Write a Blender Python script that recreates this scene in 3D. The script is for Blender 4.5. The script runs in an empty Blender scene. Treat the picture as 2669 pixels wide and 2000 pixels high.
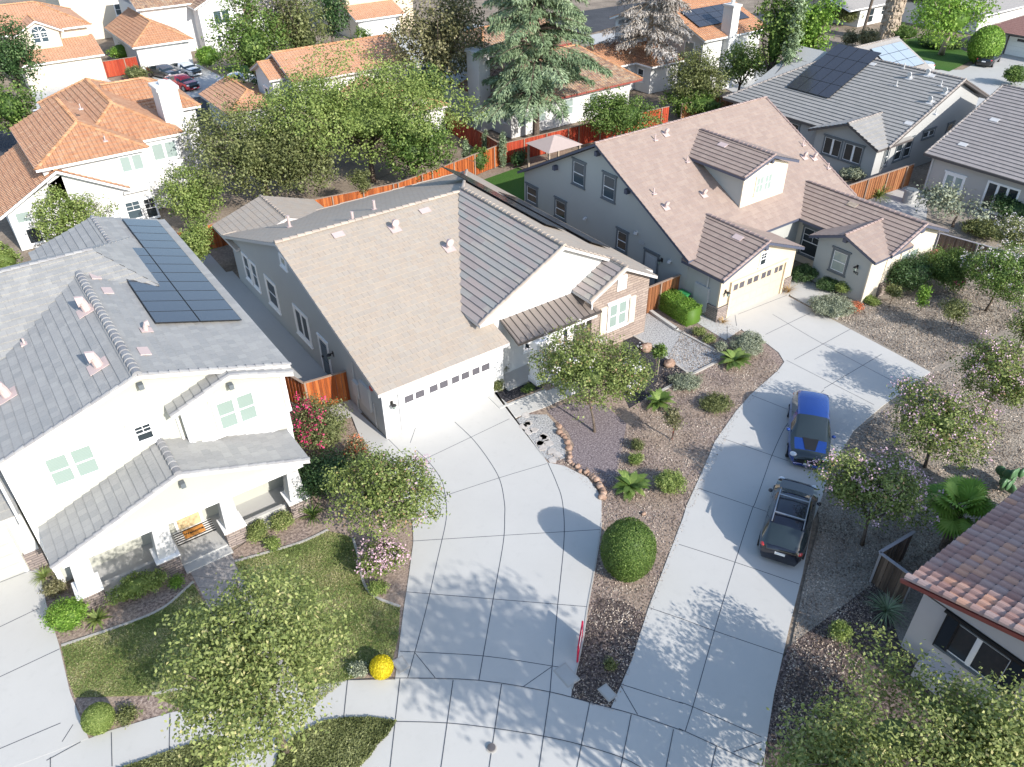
import bpy, math, random
import numpy as np
from mathutils import Vector, Matrix
R_ = math.radians
scene = bpy.context.scene
COL = scene.collection

# ------------------------------------------------------------------ camera, world, sun
# world axes: +X along the street fronts, +Y towards the back yards, +Z up; metres
FPX, CX, CY = 2045*2212/2669., 1106., 829.
PIT, ROL, YAW = R_(35.88), R_(-.72), R_(35.25)
CAM = np.array([-11.965, -27.515, 24.459])
def _rot():
    cp, sp = math.cos(PIT), math.sin(PIT); cr, sr = math.cos(ROL), math.sin(ROL)
    a = np.array([[1,0,0],[0,-sp,-cp],[0,cp,-sp]])
    a = np.array([[cr,-sr,0],[sr,cr,0],[0,0,1.]]) @ a
    b = np.array([[math.cos(YAW),math.sin(YAW),0],[-math.sin(YAW),math.cos(YAW),0],[0,0,1.]]).T
    return a @ b
ROT = _rot()                      # world -> camera (x right, y down, z forward)
cam = bpy.data.cameras.new('camera'); cam_o = bpy.data.objects.new('camera', cam); COL.objects.link(cam_o)
m = Matrix([[ROT[0][0],-ROT[1][0],-ROT[2][0],CAM[0]],[ROT[0][1],-ROT[1][1],-ROT[2][1],CAM[1]],[ROT[0][2],-ROT[1][2],-ROT[2][2],CAM[2]],[0,0,0,1]])
cam_o.matrix_world = m
cam.sensor_fit = 'HORIZONTAL'; cam.sensor_width = 36; cam.lens = 36*FPX/2212.; cam.clip_end = 2000; cam.clip_start = .1
scene.camera = cam_o
SUN_EL, SUN_AZ = R_(29.5), (0.145, -1.0)          # azimuth as a direction in plan
sv = Vector((SUN_AZ[0], SUN_AZ[1], 0)).normalized()*math.cos(SUN_EL) + Vector((0,0,math.sin(SUN_EL)))
sun = bpy.data.lights.new('sun', 'SUN'); sun.energy = 3.7; sun.angle = R_(.5); sun.color = (1, .94, .86)
sun_o = bpy.data.objects.new('sun', sun); COL.objects.link(sun_o)
sun_o.rotation_euler = sv.to_track_quat('Z', 'Y').to_euler(); sun_o.location = (0, -30, 60)
w = bpy.data.worlds.new('World'); scene.world = w; w.use_nodes = True
nt = w.node_tree; bg = nt.nodes['Background']; sky = nt.nodes.new('ShaderNodeTexSky'); sky.sky_type = 'NISHITA'
sky.sun_disc = False; sky.sun_elevation = SUN_EL; sky.sun_rotation = math.atan2(SUN_AZ[0], SUN_AZ[1]); sky.air_density = 1.1; sky.dust_density = .8; sky.ozone_density = 1.3
nt.links.new(sky.outputs[0], bg.inputs[0]); bg.inputs[1].default_value = .15
scene.view_settings.view_transform = 'Standard'; scene.view_settings.look = 'None'; scene.view_settings.gamma = 1
scene.view_settings.exposure = .85
scene.cycles.max_bounces = 6; scene.cycles.transparent_max_bounces = 4

# a plan reading of the photograph: where the ray of a photo point meets a level or an upright plane
def _ray(x, y): return ROT.T @ np.array([(x-CX)/FPX, (y-CY)/FPX, 1.])
def at(x, y, z=0.): d = _ray(x, y); return CAM + (z-CAM[2])/d[2]*d
def atx(x, y, X): d = _ray(x, y); return CAM + (X-CAM[0])/d[0]*d
def aty(x, y, Y): d = _ray(x, y); return CAM + (Y-CAM[1])/d[1]*d
def atp(x, y, n, p):
    d = _ray(x, y); n = np.array(n, float); return CAM + ((np.array(p, float)-CAM)@n)/(d@n)*d
def scl(x, y, z=0): p = at(x, y, z); return ((p-CAM)@ROT[2])/FPX      # metres per photo pixel there

# ------------------------------------------------------------------ objects
ORG = {}
def meta(o, label, cat, group=None, kind=None):
    if label: o['label'] = label
    if cat: o['category'] = cat
    if group: o['group'] = group
    if kind: o['kind'] = kind
    return o
def thing(name, label, cat, loc=(0,0,0), group=None):
    o = bpy.data.objects.new(name, None); COL.objects.link(o); o.location = tuple(float(c) for c in loc); o.empty_display_size = .3
    ORG[o.name] = np.array([float(c) for c in loc]); return meta(o, label, cat, group)
class MB:
    def __init__(s): s.v = []; s.f = []; s.uv = []; s.m = []; s.has = False
    def add(s, vs, fs, mi=0, uvs=None):
        n = len(s.v); s.v += [tuple(map(float, p)) for p in vs]
        for k, f in enumerate(fs):
            s.f.append([n+i for i in f]); s.m.append(mi)
            if uvs is not None: s.uv.append([uvs[i] for i in f]); s.has = True
            else: s.uv.append([(0,0)]*len(f))
        return s
    def quad(s, a, b, c, d, mi=0, uv=None): return s.add([a,b,c,d], [(0,1,2,3)], mi, uv)
    def box(s, a, b, mi=0):
        x0,y0,z0 = [min(p,q) for p,q in zip(a,b)]; x1,y1,z1 = [max(p,q) for p,q in zip(a,b)]
        v = [(x0,y0,z0),(x1,y0,z0),(x1,y1,z0),(x0,y1,z0),(x0,y0,z1),(x1,y0,z1),(x1,y1,z1),(x0,y1,z1)]
        return s.add(v, [(3,2,1,0),(4,5,6,7),(0,1,5,4),(1,2,6,5),(2,3,7,6),(3,0,4,7)], mi)
    def prism(s, poly, d, mi=0, cap=True):
        """closed solid: a flat polygon swept along vector d"""
        n = len(poly); p = [np.array(q, float) for q in poly]; d = np.array(d, float)
        nn = np.zeros(3)
        for i in range(n): nn += np.cross(p[i]-p[0], p[(i+1)%n]-p[0])
        if nn@d > 0: p = p[::-1]
        v = p + [q+d for q in p]
        f = [tuple(range(n)), tuple(range(2*n-1, n-1, -1))] if cap else []
        f += [(j, i, i+n, j+n) for i, j in ((i, (i+1)%n) for i in range(n))]
        return s.add(v, f, mi)
    def bar(s, a, b, wd, ht, mi=0, up=(0,0,1)):
        a = np.array(a, float); b = np.array(b, float); d = b-a; L = np.linalg.norm(d)
        if L < 1e-6: return s
        d /= L; u = np.array(up, float); x = np.cross(d, u)
        if np.linalg.norm(x) < 1e-4: x = np.cross(d, (1,0,0))
        x /= np.linalg.norm(x); z = np.cross(x, d)
        c = [a - x*wd/2 - z*ht/2, a + x*wd/2 - z*ht/2, a + x*wd/2 + z*ht/2, a - x*wd/2 + z*ht/2]
        return s.add(c + [q+d*L for q in c], [(0,3,2,1)[::-1],(4,5,6,7)[::-1],(0,1,5,4),(1,2,6,5),(2,3,7,6),(3,0,4,7)], mi)
    def tube(s, pts, rads, n=7, mi=0, cap=True):
        pts = [np.array(p, float) for p in pts]; rings = []; base = len(s.v)
        x = None
        for i, p in enumerate(pts):
            d = pts[min(i+1, len(pts)-1)] - pts[max(i-1, 0)]; d = d/(np.linalg.norm(d)+1e-9)
            if x is None:
                x = np.cross(d, (0,0,1.));
                if np.linalg.norm(x) < .05: x = np.cross(d, (1.,0,0))
            x = x - d*(x@d); x /= np.linalg.norm(x)+1e-9; y = np.cross(d, x)
            for k in range(n):
                t = 2*math.pi*k/n; s.v.append(tuple(p + rads[i]*(math.cos(t)*x + math.sin(t)*y)))
        for i in range(len(pts)-1):
            for k in range(n):
                a = base+i*n+k; b = base+i*n+(k+1)%n; s.f.append([a,b,b+n,a+n]); s.m.append(mi); s.uv.append([(0,0)]*4)
        if cap:
            s.f.append([base+k for k in range(n)][::-1]); s.m.append(mi); s.uv.append([(0,0)]*n)
            e = base+(len(pts)-1)*n; s.f.append([e+k for k in range(n)]); s.m.append(mi); s.uv.append([(0,0)]*n)
        return s
    def cyl(s, c, r, h, n=16, mi=0, r2=None): return s.tube([c, (c[0],c[1],c[2]+h)], [r, r if r2 is None else r2], n, mi)
    def ell(s, c, r, n=10, m=6, mi=0, jit=0, rnd=None):
        v = []; f = []
        for i in range(m+1):
            ph = math.pi*i/m
            for k in range(n):
                t = 2*math.pi*k/n; q = 1 + (rnd.uniform(-jit, jit) if rnd else 0)
                v.append((c[0]+r[0]*math.sin(ph)*math.cos(t)*q, c[1]+r[1]*math.sin(ph)*math.sin(t)*q, c[2]+r[2]*math.cos(ph)*q))
        for i in range(m):
            for k in range(n): f.append((i*n+k, (i+1)*n+k, (i+1)*n+(k+1)%n, i*n+(k+1)%n))
        return s.add(v, f, mi)
    def build(s, name, mats, parent=None, smooth=False, **kw):
        if parent is not None: org = ORG[parent.name]
        else:
            V = np.array(s.v) if s.v else np.zeros((1,3)); org = np.array([V[:,0].mean(), V[:,1].mean(), V[:,2].min()])
        me = bpy.data.meshes.new(name)
        V = np.array(s.v, float) - org
        me.from_pydata([tuple(p) for p in V], [], s.f)
        for mt in (mats if isinstance(mats, (list, tuple)) else [mats]): me.materials.append(mt)
        if len(me.materials) > 1: me.polygons.foreach_set('material_index', s.m)
        if s.has:
            uvl = me.uv_layers.new(name='uv'); flat = [c for f in s.uv for p in f for c in p]; uvl.data.foreach_set('uv', flat)
        if smooth: me.polygons.foreach_set('use_smooth', [True]*len(me.polygons))
        me.update()
        o = bpy.data.objects.new(name, me); COL.objects.link(o)
        if parent is not None: o.parent = parent
        else: o.location = tuple(org)
        ORG[o.name] = org
        if kw: meta(o, kw.get('label'), kw.get('cat'), kw.get('group'), kw.get('kind'))
        return o
def split_build(mb, name, mats, parent, **kw):
    par = list(range(len(mb.v)))
    def fnd(i):
        while par[i] != i: par[i] = par[par[i]]; i = par[i]
        return i
    for f in mb.f:
        for i in f[1:]: par[fnd(i)] = fnd(f[0])
    g = {}
    for k, f in enumerate(mb.f): g.setdefault(fnd(f[0]), []).append(k)
    out = []
    for ks in g.values():
        n = MB(); mp = {}
        for k in ks:
            for i in mb.f[k]:
                if i not in mp: mp[i] = len(n.v); n.v.append(mb.v[i])
            n.f.append([mp[i] for i in mb.f[k]]); n.m.append(mb.m[k]); n.uv.append(mb.uv[k])
        out.append(n.build(name, mats, parent, **kw))
    return out
MB.each = lambda s, name, mats, parent, **kw: split_build(s, name, mats, parent, **kw)
def struct(name, mb, mat, **kw): o = mb.build(name, mat, kind='structure', **kw); return o
def copy_tree(o, parent=None, loc=None, rot=None):
    c = o.copy(); COL.objects.link(c); c.parent = parent; ORG[c.name] = ORG.get(o.name, np.zeros(3))
    if loc is not None: c.location = loc
    if rot is not None: c.rotation_euler.z = rot
    for ch in list(o.children): copy_tree(ch, c)
    return c

# ------------------------------------------------------------------ materials
def mat(name): 
    mt = bpy.data.materials.new(name); mt.use_nodes = True; n = mt.node_tree; b = n.nodes['Principled BSDF']; return mt, n, b
def N(nt, t, **k):
    n = nt.nodes.new('ShaderNode'+t)
    for a, v in k.items():
        if a.startswith('i_'): n.inputs[a[2:].replace('_', ' ')].default_value = v
        else: setattr(n, a, v)
    return n
def C4(c): return (c[0], c[1], c[2], 1)
def mixc(nt, f, a, b, mode='MIX'):
    n = nt.nodes.new('ShaderNodeMix'); n.data_type = 'RGBA'; n.blend_type = mode
    for s, v in ((n.inputs[0], f), (n.inputs[6], a), (n.inputs[7], b)):
        if isinstance(v, (int, float)): s.default_value = v
        elif isinstance(v, (tuple, list)): s.default_value = C4(v)
        else: nt.links.new(v, s)
    return n.outputs[2]
def math_(nt, op, a, b=0, c=None):
    n = nt.nodes.new('ShaderNodeMath'); n.operation = op
    for s, v in zip(n.inputs, (a, b, c)):
        if v is None: continue
        if isinstance(v, (int, float)): s.default_value = v
        else: nt.links.new(v, s)
    return n.outputs[0]
def ramp(nt, f, stops):
    r = nt.nodes.new('ShaderNodeValToRGB'); nt.links.new(f, r.inputs[0]); e = r.color_ramp.elements
    while len(e) < len(stops): e.new(.5)
    for k, (p, c) in enumerate(stops): e[k].position = p; e[k].color = C4(c) if isinstance(c, (tuple, list)) else (c,c,c,1)
    return r.outputs[0]
def pos(nt): return nt.nodes.new('ShaderNodeNewGeometry').outputs['Position']
def noise(nt, scale, detail=3, vec=None, rough=.55):
    n = N(nt, 'TexNoise'); n.inputs['Scale'].default_value = scale; n.inputs['Detail'].default_value = detail; n.inputs['Roughness'].default_value = rough
    nt.links.new(vec if vec is not None else pos(nt), n.inputs['Vector']); return n.outputs['Fac']
def bump(nt, b, h, strength=.3, dist=.02):
    n = N(nt, 'Bump'); n.inputs['Strength'].default_value = strength; n.inputs['Distance'].default_value = dist
    nt.links.new(h, n.inputs['Height']); nt.links.new(n.outputs[0], b.inputs['Normal'])
def plain(name, c, rough=.7, metal=0, spec=.5, coat=0):
    mt, nt, b = mat(name); b.inputs['Base Color'].default_value = C4(c); b.inputs['Roughness'].default_value = rough; b.inputs['Metallic'].default_value = metal
    b.inputs['Specular IOR Level'].default_value = spec; b.inputs['Coat Weight'].default_value = coat
    f = noise(nt, 3.1, 4); k = mixc(nt, f, tuple(x*.93 for x in c), tuple(min(1, x*1.06) for x in c)); nt.links.new(k, b.inputs['Base Color'])
    return mt
def speck(name, stops, scale, rough=.95, big=None, bumps=.6, bscale=None, detail=6):
    """granular ground: ramp over fine noise, tinted by a broad noise"""
    mt, nt, b = mat(name); p = pos(nt)
    f = noise(nt, scale, detail, p, .75); c = ramp(nt, f, stops)
    if big:
        g = noise(nt, big[0], 3, p); g = ramp(nt, g, [(.38, 0), (.62, 1)]); c = mixc(nt, g, c, mixc(nt, big[2], c, big[1]))
    nt.links.new(c, b.inputs['Base Color']); b.inputs['Roughness'].default_value = rough; b.inputs['Specular IOR Level'].default_value = .2
    bump(nt, b, noise(nt, bscale or scale, 4, p, .7), bumps, .03); return mt
def stucco(name, c):
    mt, nt, b = mat(name); p = pos(nt); f = noise(nt, .8, 3, p); f2 = noise(nt, 18, 3, p)
    k = mixc(nt, f, tuple(x*.94 for x in c), tuple(min(1, x*1.04) for x in c)); nt.links.new(k, b.inputs['Base Color'])
    b.inputs['Roughness'].default_value = .92; b.inputs['Specular IOR Level'].default_value = .2; bump(nt, b, f2, .25, .01); return mt
def tile(name, cols, var=.12, joint=.55, tw=.33, th=.36, moss=None, s_tile=False):
    """concrete roof tile: uv in metres (along eave, up slope); each tile its own shade, thin joints"""
    mt, nt, b = mat(name); uv = N(nt, 'UVMap').outputs[0]; sep = N(nt, 'SeparateXYZ'); nt.links.new(uv, sep.inputs[0])
    u, v = sep.outputs[0], sep.outputs[1]
    row = math_(nt, 'FLOOR', math_(nt, 'DIVIDE', v, th)); off = math_(nt, 'MULTIPLY', math_(nt, 'MODULO', row, 2), .5)
    uu = math_(nt, 'ADD', math_(nt, 'DIVIDE', u, tw), off); ci = math_(nt, 'FLOOR', uu); fr = math_(nt, 'FRACT', uu)
    cv = N(nt, 'CombineXYZ'); nt.links.new(ci, cv.inputs[0]); nt.links.new(row, cv.inputs[1])
    wn = N(nt, 'TexWhiteNoise'); wn.noise_dimensions = '2D'; nt.links.new(cv.outputs[0], wn.inputs['Vector'])
    n = len(cols); c = ramp(nt, wn.outputs['Value'], [(i/(n-1) if n > 1 else 0, q) for i, q in enumerate(cols)])
    g = noise(nt, 1.2, 4); c = mixc(nt, g, mixc(nt, .16, c, (.02,.02,.02)), c)
    g2 = noise(nt, 14, 4); c = mixc(nt, math_(nt, 'MULTIPLY', g2, .3), c, mixc(nt, .5, c, (.75,.72,.66)))
    if joint:
        e = math_(nt, 'LESS_THAN', math_(nt, 'MINIMUM', fr, math_(nt, 'SUBTRACT', 1, fr)), .022/tw*.5)
        wn2 = N(nt, 'TexWhiteNoise'); wn2.noise_dimensions = '3D'; nt.links.new(cv.outputs[0], wn2.inputs['Vector'])
        e = math_(nt, 'MULTIPLY', e, math_(nt, 'MULTIPLY', wn2.outputs['Value'], joint)); c = mixc(nt, e, c, (.03,.028,.026))
    nt.links.new(c, b.inputs['Base Color']); b.inputs['Roughness'].default_value = .75; b.inputs['Specular IOR Level'].default_value = .35
    if s_tile:
        w = math_(nt, 'SINE', math_(nt, 'MULTIPLY', u, 2*math.pi/.3)); bump(nt, b, w, 1, .05)
    else: bump(nt, b, noise(nt, 9, 4), .3, .02)
    return mt
def attr_mat(name, stops, rough=.6, trans=0, spec=.3):
    """leaves: each face's own shade runs through a ramp"""
    mt, nt, b = mat(name); a = N(nt, 'Attribute'); a.attribute_name = 'tone'; c = ramp(nt, a.outputs['Fac'], stops)
    nt.links.new(c, b.inputs['Base Color']); b.inputs['Roughness'].default_value = rough; b.inputs['Specular IOR Level'].default_value = spec
    if trans:
        t = N(nt, 'BsdfTranslucent'); nt.links.new(mixc(nt, .25, c, (.35,.45,.05)), t.inputs[0]); mx = N(nt, 'MixShader'); mx.inputs[0].default_value = trans
        nt.links.new(b.outputs[0], mx.inputs[1]); nt.links.new(t.outputs[0], mx.inputs[2]); nt.links.new(mx.outputs[0], nt.nodes['Material Output'].inputs[0])
    return mt
def stone(name, c1, c2, mortar, sc=1, bw=.5, bh=.16):
    mt, nt, b = mat(name); p = pos(nt); sep = N(nt, 'SeparateXYZ'); nt.links.new(p, sep.inputs[0]); cb = N(nt, 'CombineXYZ')
    nt.links.new(math_(nt, 'ADD', sep.outputs[0], sep.outputs[1]), cb.inputs[0]); nt.links.new(sep.outputs[2], cb.inputs[1])
    br = N(nt, 'TexBrick'); nt.links.new(cb.outputs[0], br.inputs['Vector']); br.inputs['Color1'].default_value = C4(c1); br.inputs['Color2'].default_value = C4(c2); br.inputs['Mortar'].default_value = C4(mortar)
    br.inputs['Scale'].default_value = sc; br.inputs['Brick Width'].default_value = bw; br.inputs['Row Height'].default_value = bh; br.inputs['Mortar Size'].default_value = .012
    br.squash = 1.6; br.squash_frequency = 3
    c = mixc(nt, noise(nt, 2.5, 5, p), br.outputs[0], mixc(nt, .4, br.outputs[0], c2)); c = mixc(nt, math_(nt, 'MULTIPLY', noise(nt, 12, 5, p), .5), c, mixc(nt, .5, c, (.05,.04,.035)))
    nt.links.new(c, b.inputs['Base Color']); b.inputs['Roughness'].default_value = .9
    bump(nt, b, math_(nt, 'ADD', math_(nt, 'MULTIPLY', br.outputs[1], -1), noise(nt, 7, 4, p)), .8, .05); return mt
def glass_pane(name, c, rough=.06):
    mt, nt, b = mat(name); p = pos(nt); sep = N(nt, 'SeparateXYZ'); nt.links.new(p, sep.inputs[0])
    f = math_(nt, 'FRACT', math_(nt, 'MULTIPLY', sep.outputs[2], 16)); k = mixc(nt, math_(nt, 'LESS_THAN', f, .25), c, tuple(x*.86 for x in c))
    nt.links.new(k, b.inputs['Base Color']); b.inputs['Roughness'].default_value = rough; b.inputs['Specular IOR Level'].default_value = .6; return mt
def wood(name, c1, c2, c3, rough=.75):
    mt, nt, b = mat(name); a = N(nt, 'Attribute'); a.attribute_name = 'tone'; c = ramp(nt, a.outputs['Fac'], [(0, c1), (.5, c2), (1, c3)])
    mp = N(nt, 'Mapping'); mp.inputs['Scale'].default_value = (9, 9, .8); nt.links.new(pos(nt), mp.inputs[0])
    g = noise(nt, 2.2, 5, mp.outputs[0], .7); c = mixc(nt, ramp(nt, g, [(.35, 0), (.7, .65)]), c, mixc(nt, .75, c, (.04,.018,.01)))
    nt.links.new(c, b.inputs['Base Color']); b.inputs['Roughness'].default_value = rough; b.inputs['Specular IOR Level'].default_value = .25; return mt
def concrete(name, c, jit=.05):
    mt, nt, b = mat(name); p = pos(nt); g = noise(nt, .45, 5, p, .6); k = mixc(nt, g, tuple(x*(1-jit*1.6) for x in c), tuple(x*(1+jit) for x in c))
    g2 = ramp(nt, noise(nt, 2.3, 6, p, .7), [(.55, 0), (.75, .22)]); k = mixc(nt, g2, k, tuple(x*.72 for x in c))
    g3 = noise(nt, 60, 2, p); k = mixc(nt, math_(nt, 'MULTIPLY', g3, .12), k, (.25,.24,.22))
    nt.links.new(k, b.inputs['Base Color']); b.inputs['Roughness'].default_value = .85; b.inputs['Specular IOR Level'].default_value = .3; bump(nt, b, g3, .12, .005); return mt

M = {}
M['conc'] = concrete('concrete', (.50,.495,.475)); M['conc2'] = concrete('older concrete', (.45,.45,.44)); M['curb'] = concrete('concrete edging', (.42,.40,.37))
M['joint'] = plain('dark joint', (.05,.06,.08), .9)  # dark strips for the control joints between slabs
M['asphalt'] = speck('asphalt', [(.3,(.03,.033,.04)),(.7,(.075,.078,.085))], 30, big=(.4,(.1,.1,.11),.4))
M['soil'] = speck('dry soil', [(.3,(.16,.125,.095)),(.5,(.3,.245,.19)),(.7,(.44,.37,.3))], 7, big=(.35,(.12,.095,.075),.55))
M['mulch'] = speck('bark mulch', [(.36,(.07,.055,.05)),(.48,(.23,.175,.15)),(.58,(.38,.30,.255)),(.72,(.55,.48,.43))], 9, big=(.5,(.36,.28,.21),.55), bumps=1)
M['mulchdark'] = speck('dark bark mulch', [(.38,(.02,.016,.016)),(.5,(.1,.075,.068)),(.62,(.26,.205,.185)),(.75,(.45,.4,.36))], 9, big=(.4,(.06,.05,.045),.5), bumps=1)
M['leaflitter'] = speck('leaf litter ground', [(.36,(.13,.115,.10)),(.5,(.32,.28,.23)),(.64,(.50,.44,.37))], 11, big=(.3,(.22,.19,.165),.5), bumps=.9)
M['gravelgrey'] = speck('grey gravel', [(.3,(.08,.08,.085)),(.5,(.36,.36,.36)),(.7,(.62,.62,.6))], 13, bumps=1, detail=4)
M['gravelred'] = speck('mauve gravel', [(.3,(.05,.04,.045)),(.5,(.2,.165,.17)),(.7,(.4,.35,.35))], 13, bumps=1, detail=4)
M['gravelblack'] = speck('dark gravel', [(.35,(.012,.012,.016)),(.55,(.05,.048,.055)),(.75,(.26,.25,.26))], 13, bumps=1, detail=4)
M['lawn'] = speck('dry lawn', [(.3,(.08,.105,.03)),(.5,(.18,.21,.07)),(.68,(.32,.31,.14))], 8, big=(.22,(.32,.24,.13),.55), bumps=.8)
M['lawngreen'] = speck('green lawn', [(.3,(.02,.06,.01)),(.7,(.07,.17,.03))], 9, big=(.3,(.1,.16,.04),.3), bumps=.8)
M['paver'] = stone('stone pavers', (.40,.37,.35), (.30,.28,.27), (.16,.15,.14), 1, .45, .3)
M['white'] = stucco('white stucco', (.64,.64,.63)); M['trimw'] = plain('white trim', (.84,.84,.84), .55)
M['cream'] = stucco('cream stucco', (.44,.445,.395)); M['ltgrey'] = stucco('light grey stucco', (.52,.52,.52)); M['greywall'] = stucco('grey stucco', (.40,.405,.40))
M['wallc'] = stucco('blue grey stucco', (.44,.45,.45)); M['wallr3'] = stucco('greige stucco', (.42,.43,.41)); M['buff'] = stucco('buff stucco', (.62,.53,.40)); M['beige'] = stucco('beige stucco', (.64,.58,.48)); M['wallbr'] = stucco('mauve grey stucco', (.50,.47,.47)); M['wallr5'] = stucco('warm grey stucco', (.46,.44,.42))
M['trimgrey'] = plain('slate trim', (.13,.15,.165), .6); M['fasciablue'] = plain('slate fascia', (.075,.085,.125), .55); M['fasciawhite'] = plain('pale fascia', (.55,.53,.52), .6); M['fasciadark'] = plain('dark fascia', (.09,.08,.08), .6); M['fasciared'] = plain('red brown gutter', (.27,.07,.055), .5)
M['garwhite'] = plain('white garage door', (.84,.84,.83), .5); M['garbuff'] = plain('buff garage door', (.60,.50,.36), .5)
M['bronze'] = plain('dark bronze', (.02,.018,.018), .45); M['black'] = plain('black', (.012,.012,.013), .5); M['iron'] = plain('wrought iron', (.025,.022,.022), .5, .3)
M['glassdark'] = glass_pane('dark glass', (.025,.035,.042)); M['glassmid'] = glass_pane('blind behind glass', (.30,.37,.35), .1); M['glasspale'] = glass_pane('pale blind behind glass', (.26,.33,.30), .12); M['glassblue'] = glass_pane('smoky glass', (.06,.09,.11), .08)
M['garglass'] = glass_pane('garage door glass', (.10,.095,.11), .2)
M['metalroof'] = plain('bronze metal roof', (.30,.255,.225), .38, .5); M['seam'] = plain('roof seam', (.07,.06,.055), .5)
M['stoneC'] = stone('tan ledgestone', (.46,.37,.31), (.31,.24,.205), (.17,.14,.12)); M['stoneG'] = stone('grey ledgestone', (.40,.33,.29), (.24,.20,.19), (.09,.08,.08), bh=.12)
M['tileL'] = tile('grey roof tile', [(.255,.26,.26),(.29,.29,.285),(.325,.325,.315)], joint=.25)
M['tileC'] = tile('tan roof tile', [(.36,.295,.235),(.385,.32,.255),(.35,.30,.25),(.375,.325,.27)], joint=.5)
M['tileC2'] = tile('blended roof tile', [(.27,.235,.23),(.33,.27,.25),(.27,.275,.265),(.36,.32,.28)], tw=1.3, joint=.2)
M['tileR3'] = tile('rose brown roof tile', [(.27,.195,.165),(.295,.215,.18),(.32,.24,.20)], joint=.3)
M['tileR4'] = tile('grey brown roof tile', [(.27,.265,.255),(.31,.30,.29)], joint=.2)
M['tileR5'] = tile('grey rose roof tile', [(.26,.235,.23),(.30,.27,.265)], joint=.2)
M['tileO'] = tile('orange clay tile', [(.52,.24,.11),(.57,.28,.14),(.47,.21,.10),(.60,.33,.18)], joint=.2, th=.36, s_tile=True)
M['tileP'] = tile('peach clay tile', [(.56,.28,.15),(.62,.34,.2)], joint=.2, s_tile=True)
M['tileB'] = tile('mottled brown clay tile', [(.36,.2,.12),(.5,.33,.2),(.24,.12,.08),(.5,.38,.26)], joint=.4, s_tile=True)
M['barrel'] = attr_mat('rose barrel tile', [(0,(.34,.2,.17)),(.35,(.42,.27,.23)),(.7,(.38,.29,.27)),(1,(.55,.3,.2))], .6)
M['cap'] = attr_mat('ridge tile', [(0,(.24,.215,.20)),(1,(.36,.32,.29))], .75)
M['capC'] = attr_mat('tan ridge tile', [(0,(.33,.28,.24)),(1,(.43,.37,.31))], .75); M['capL'] = attr_mat('grey ridge tile', [(0,(.23,.23,.24)),(1,(.31,.31,.31))], .75); M['capR'] = attr_mat('brown ridge tile', [(0,(.27,.2,.185)),(1,(.35,.27,.245))], .75); M['capO'] = attr_mat('clay ridge tile', [(0,(.4,.2,.1)),(1,(.55,.32,.18))], .75)
M['shingle'] = speck('red brown shingle', [(.3,(.2,.1,.085)),(.7,(.32,.19,.165))], 6); M['shinglegrey'] = speck('grey shingle', [(.3,(.26,.25,.24)),(.7,(.38,.36,.34))], 6)
M['ventpink'] = plain('pink roof vent', (.50,.40,.38), .8); M['solar'] = plain('solar cells', (.055,.06,.075), .16, .2, .8); M['solarline'] = plain('silver line', (.36,.38,.42), .4, .6)
M['redwood'] = wood('redwood boards', (.30,.075,.02), (.46,.12,.03), (.60,.2,.06)); M['redpaint'] = wood('red stained boards', (.33,.04,.02), (.42,.055,.025), (.5,.09,.04)); M['greywood'] = wood('weathered boards', (.10,.075,.06), (.18,.13,.10), (.27,.2,.15)); M['brownwood'] = wood('brown boards', (.2,.08,.035), (.32,.13,.055), (.42,.2,.09))
M['post'] = plain('wood post', (.30,.22,.17), .8); M['postgrey'] = plain('weathered rail', (.30,.285,.30), .8)
M['bark'] = speck('bark', [(.35,(.06,.045,.035)),(.65,(.2,.16,.13))], 9, bumps=1); M['barkpale'] = speck('pale bark', [(.35,(.25,.2,.15)),(.65,(.48,.4,.32))], 6, bumps=.6)
M['rock'] = speck('garden rock', [(.3,(.16,.1,.075)),(.5,(.34,.225,.165)),(.7,(.5,.4,.33))], 4, bumps=.8); M['rockpale'] = speck('pale rock', [(.3,(.3,.28,.26)),(.7,(.6,.57,.54))], 5, bumps=.6); M['flag'] = speck('flagstone', [(.3,(.36,.33,.31)),(.7,(.55,.52,.49))], 3, bumps=.4)
M['utility'] = plain('utility lid', (.40,.40,.39), .8)

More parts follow.
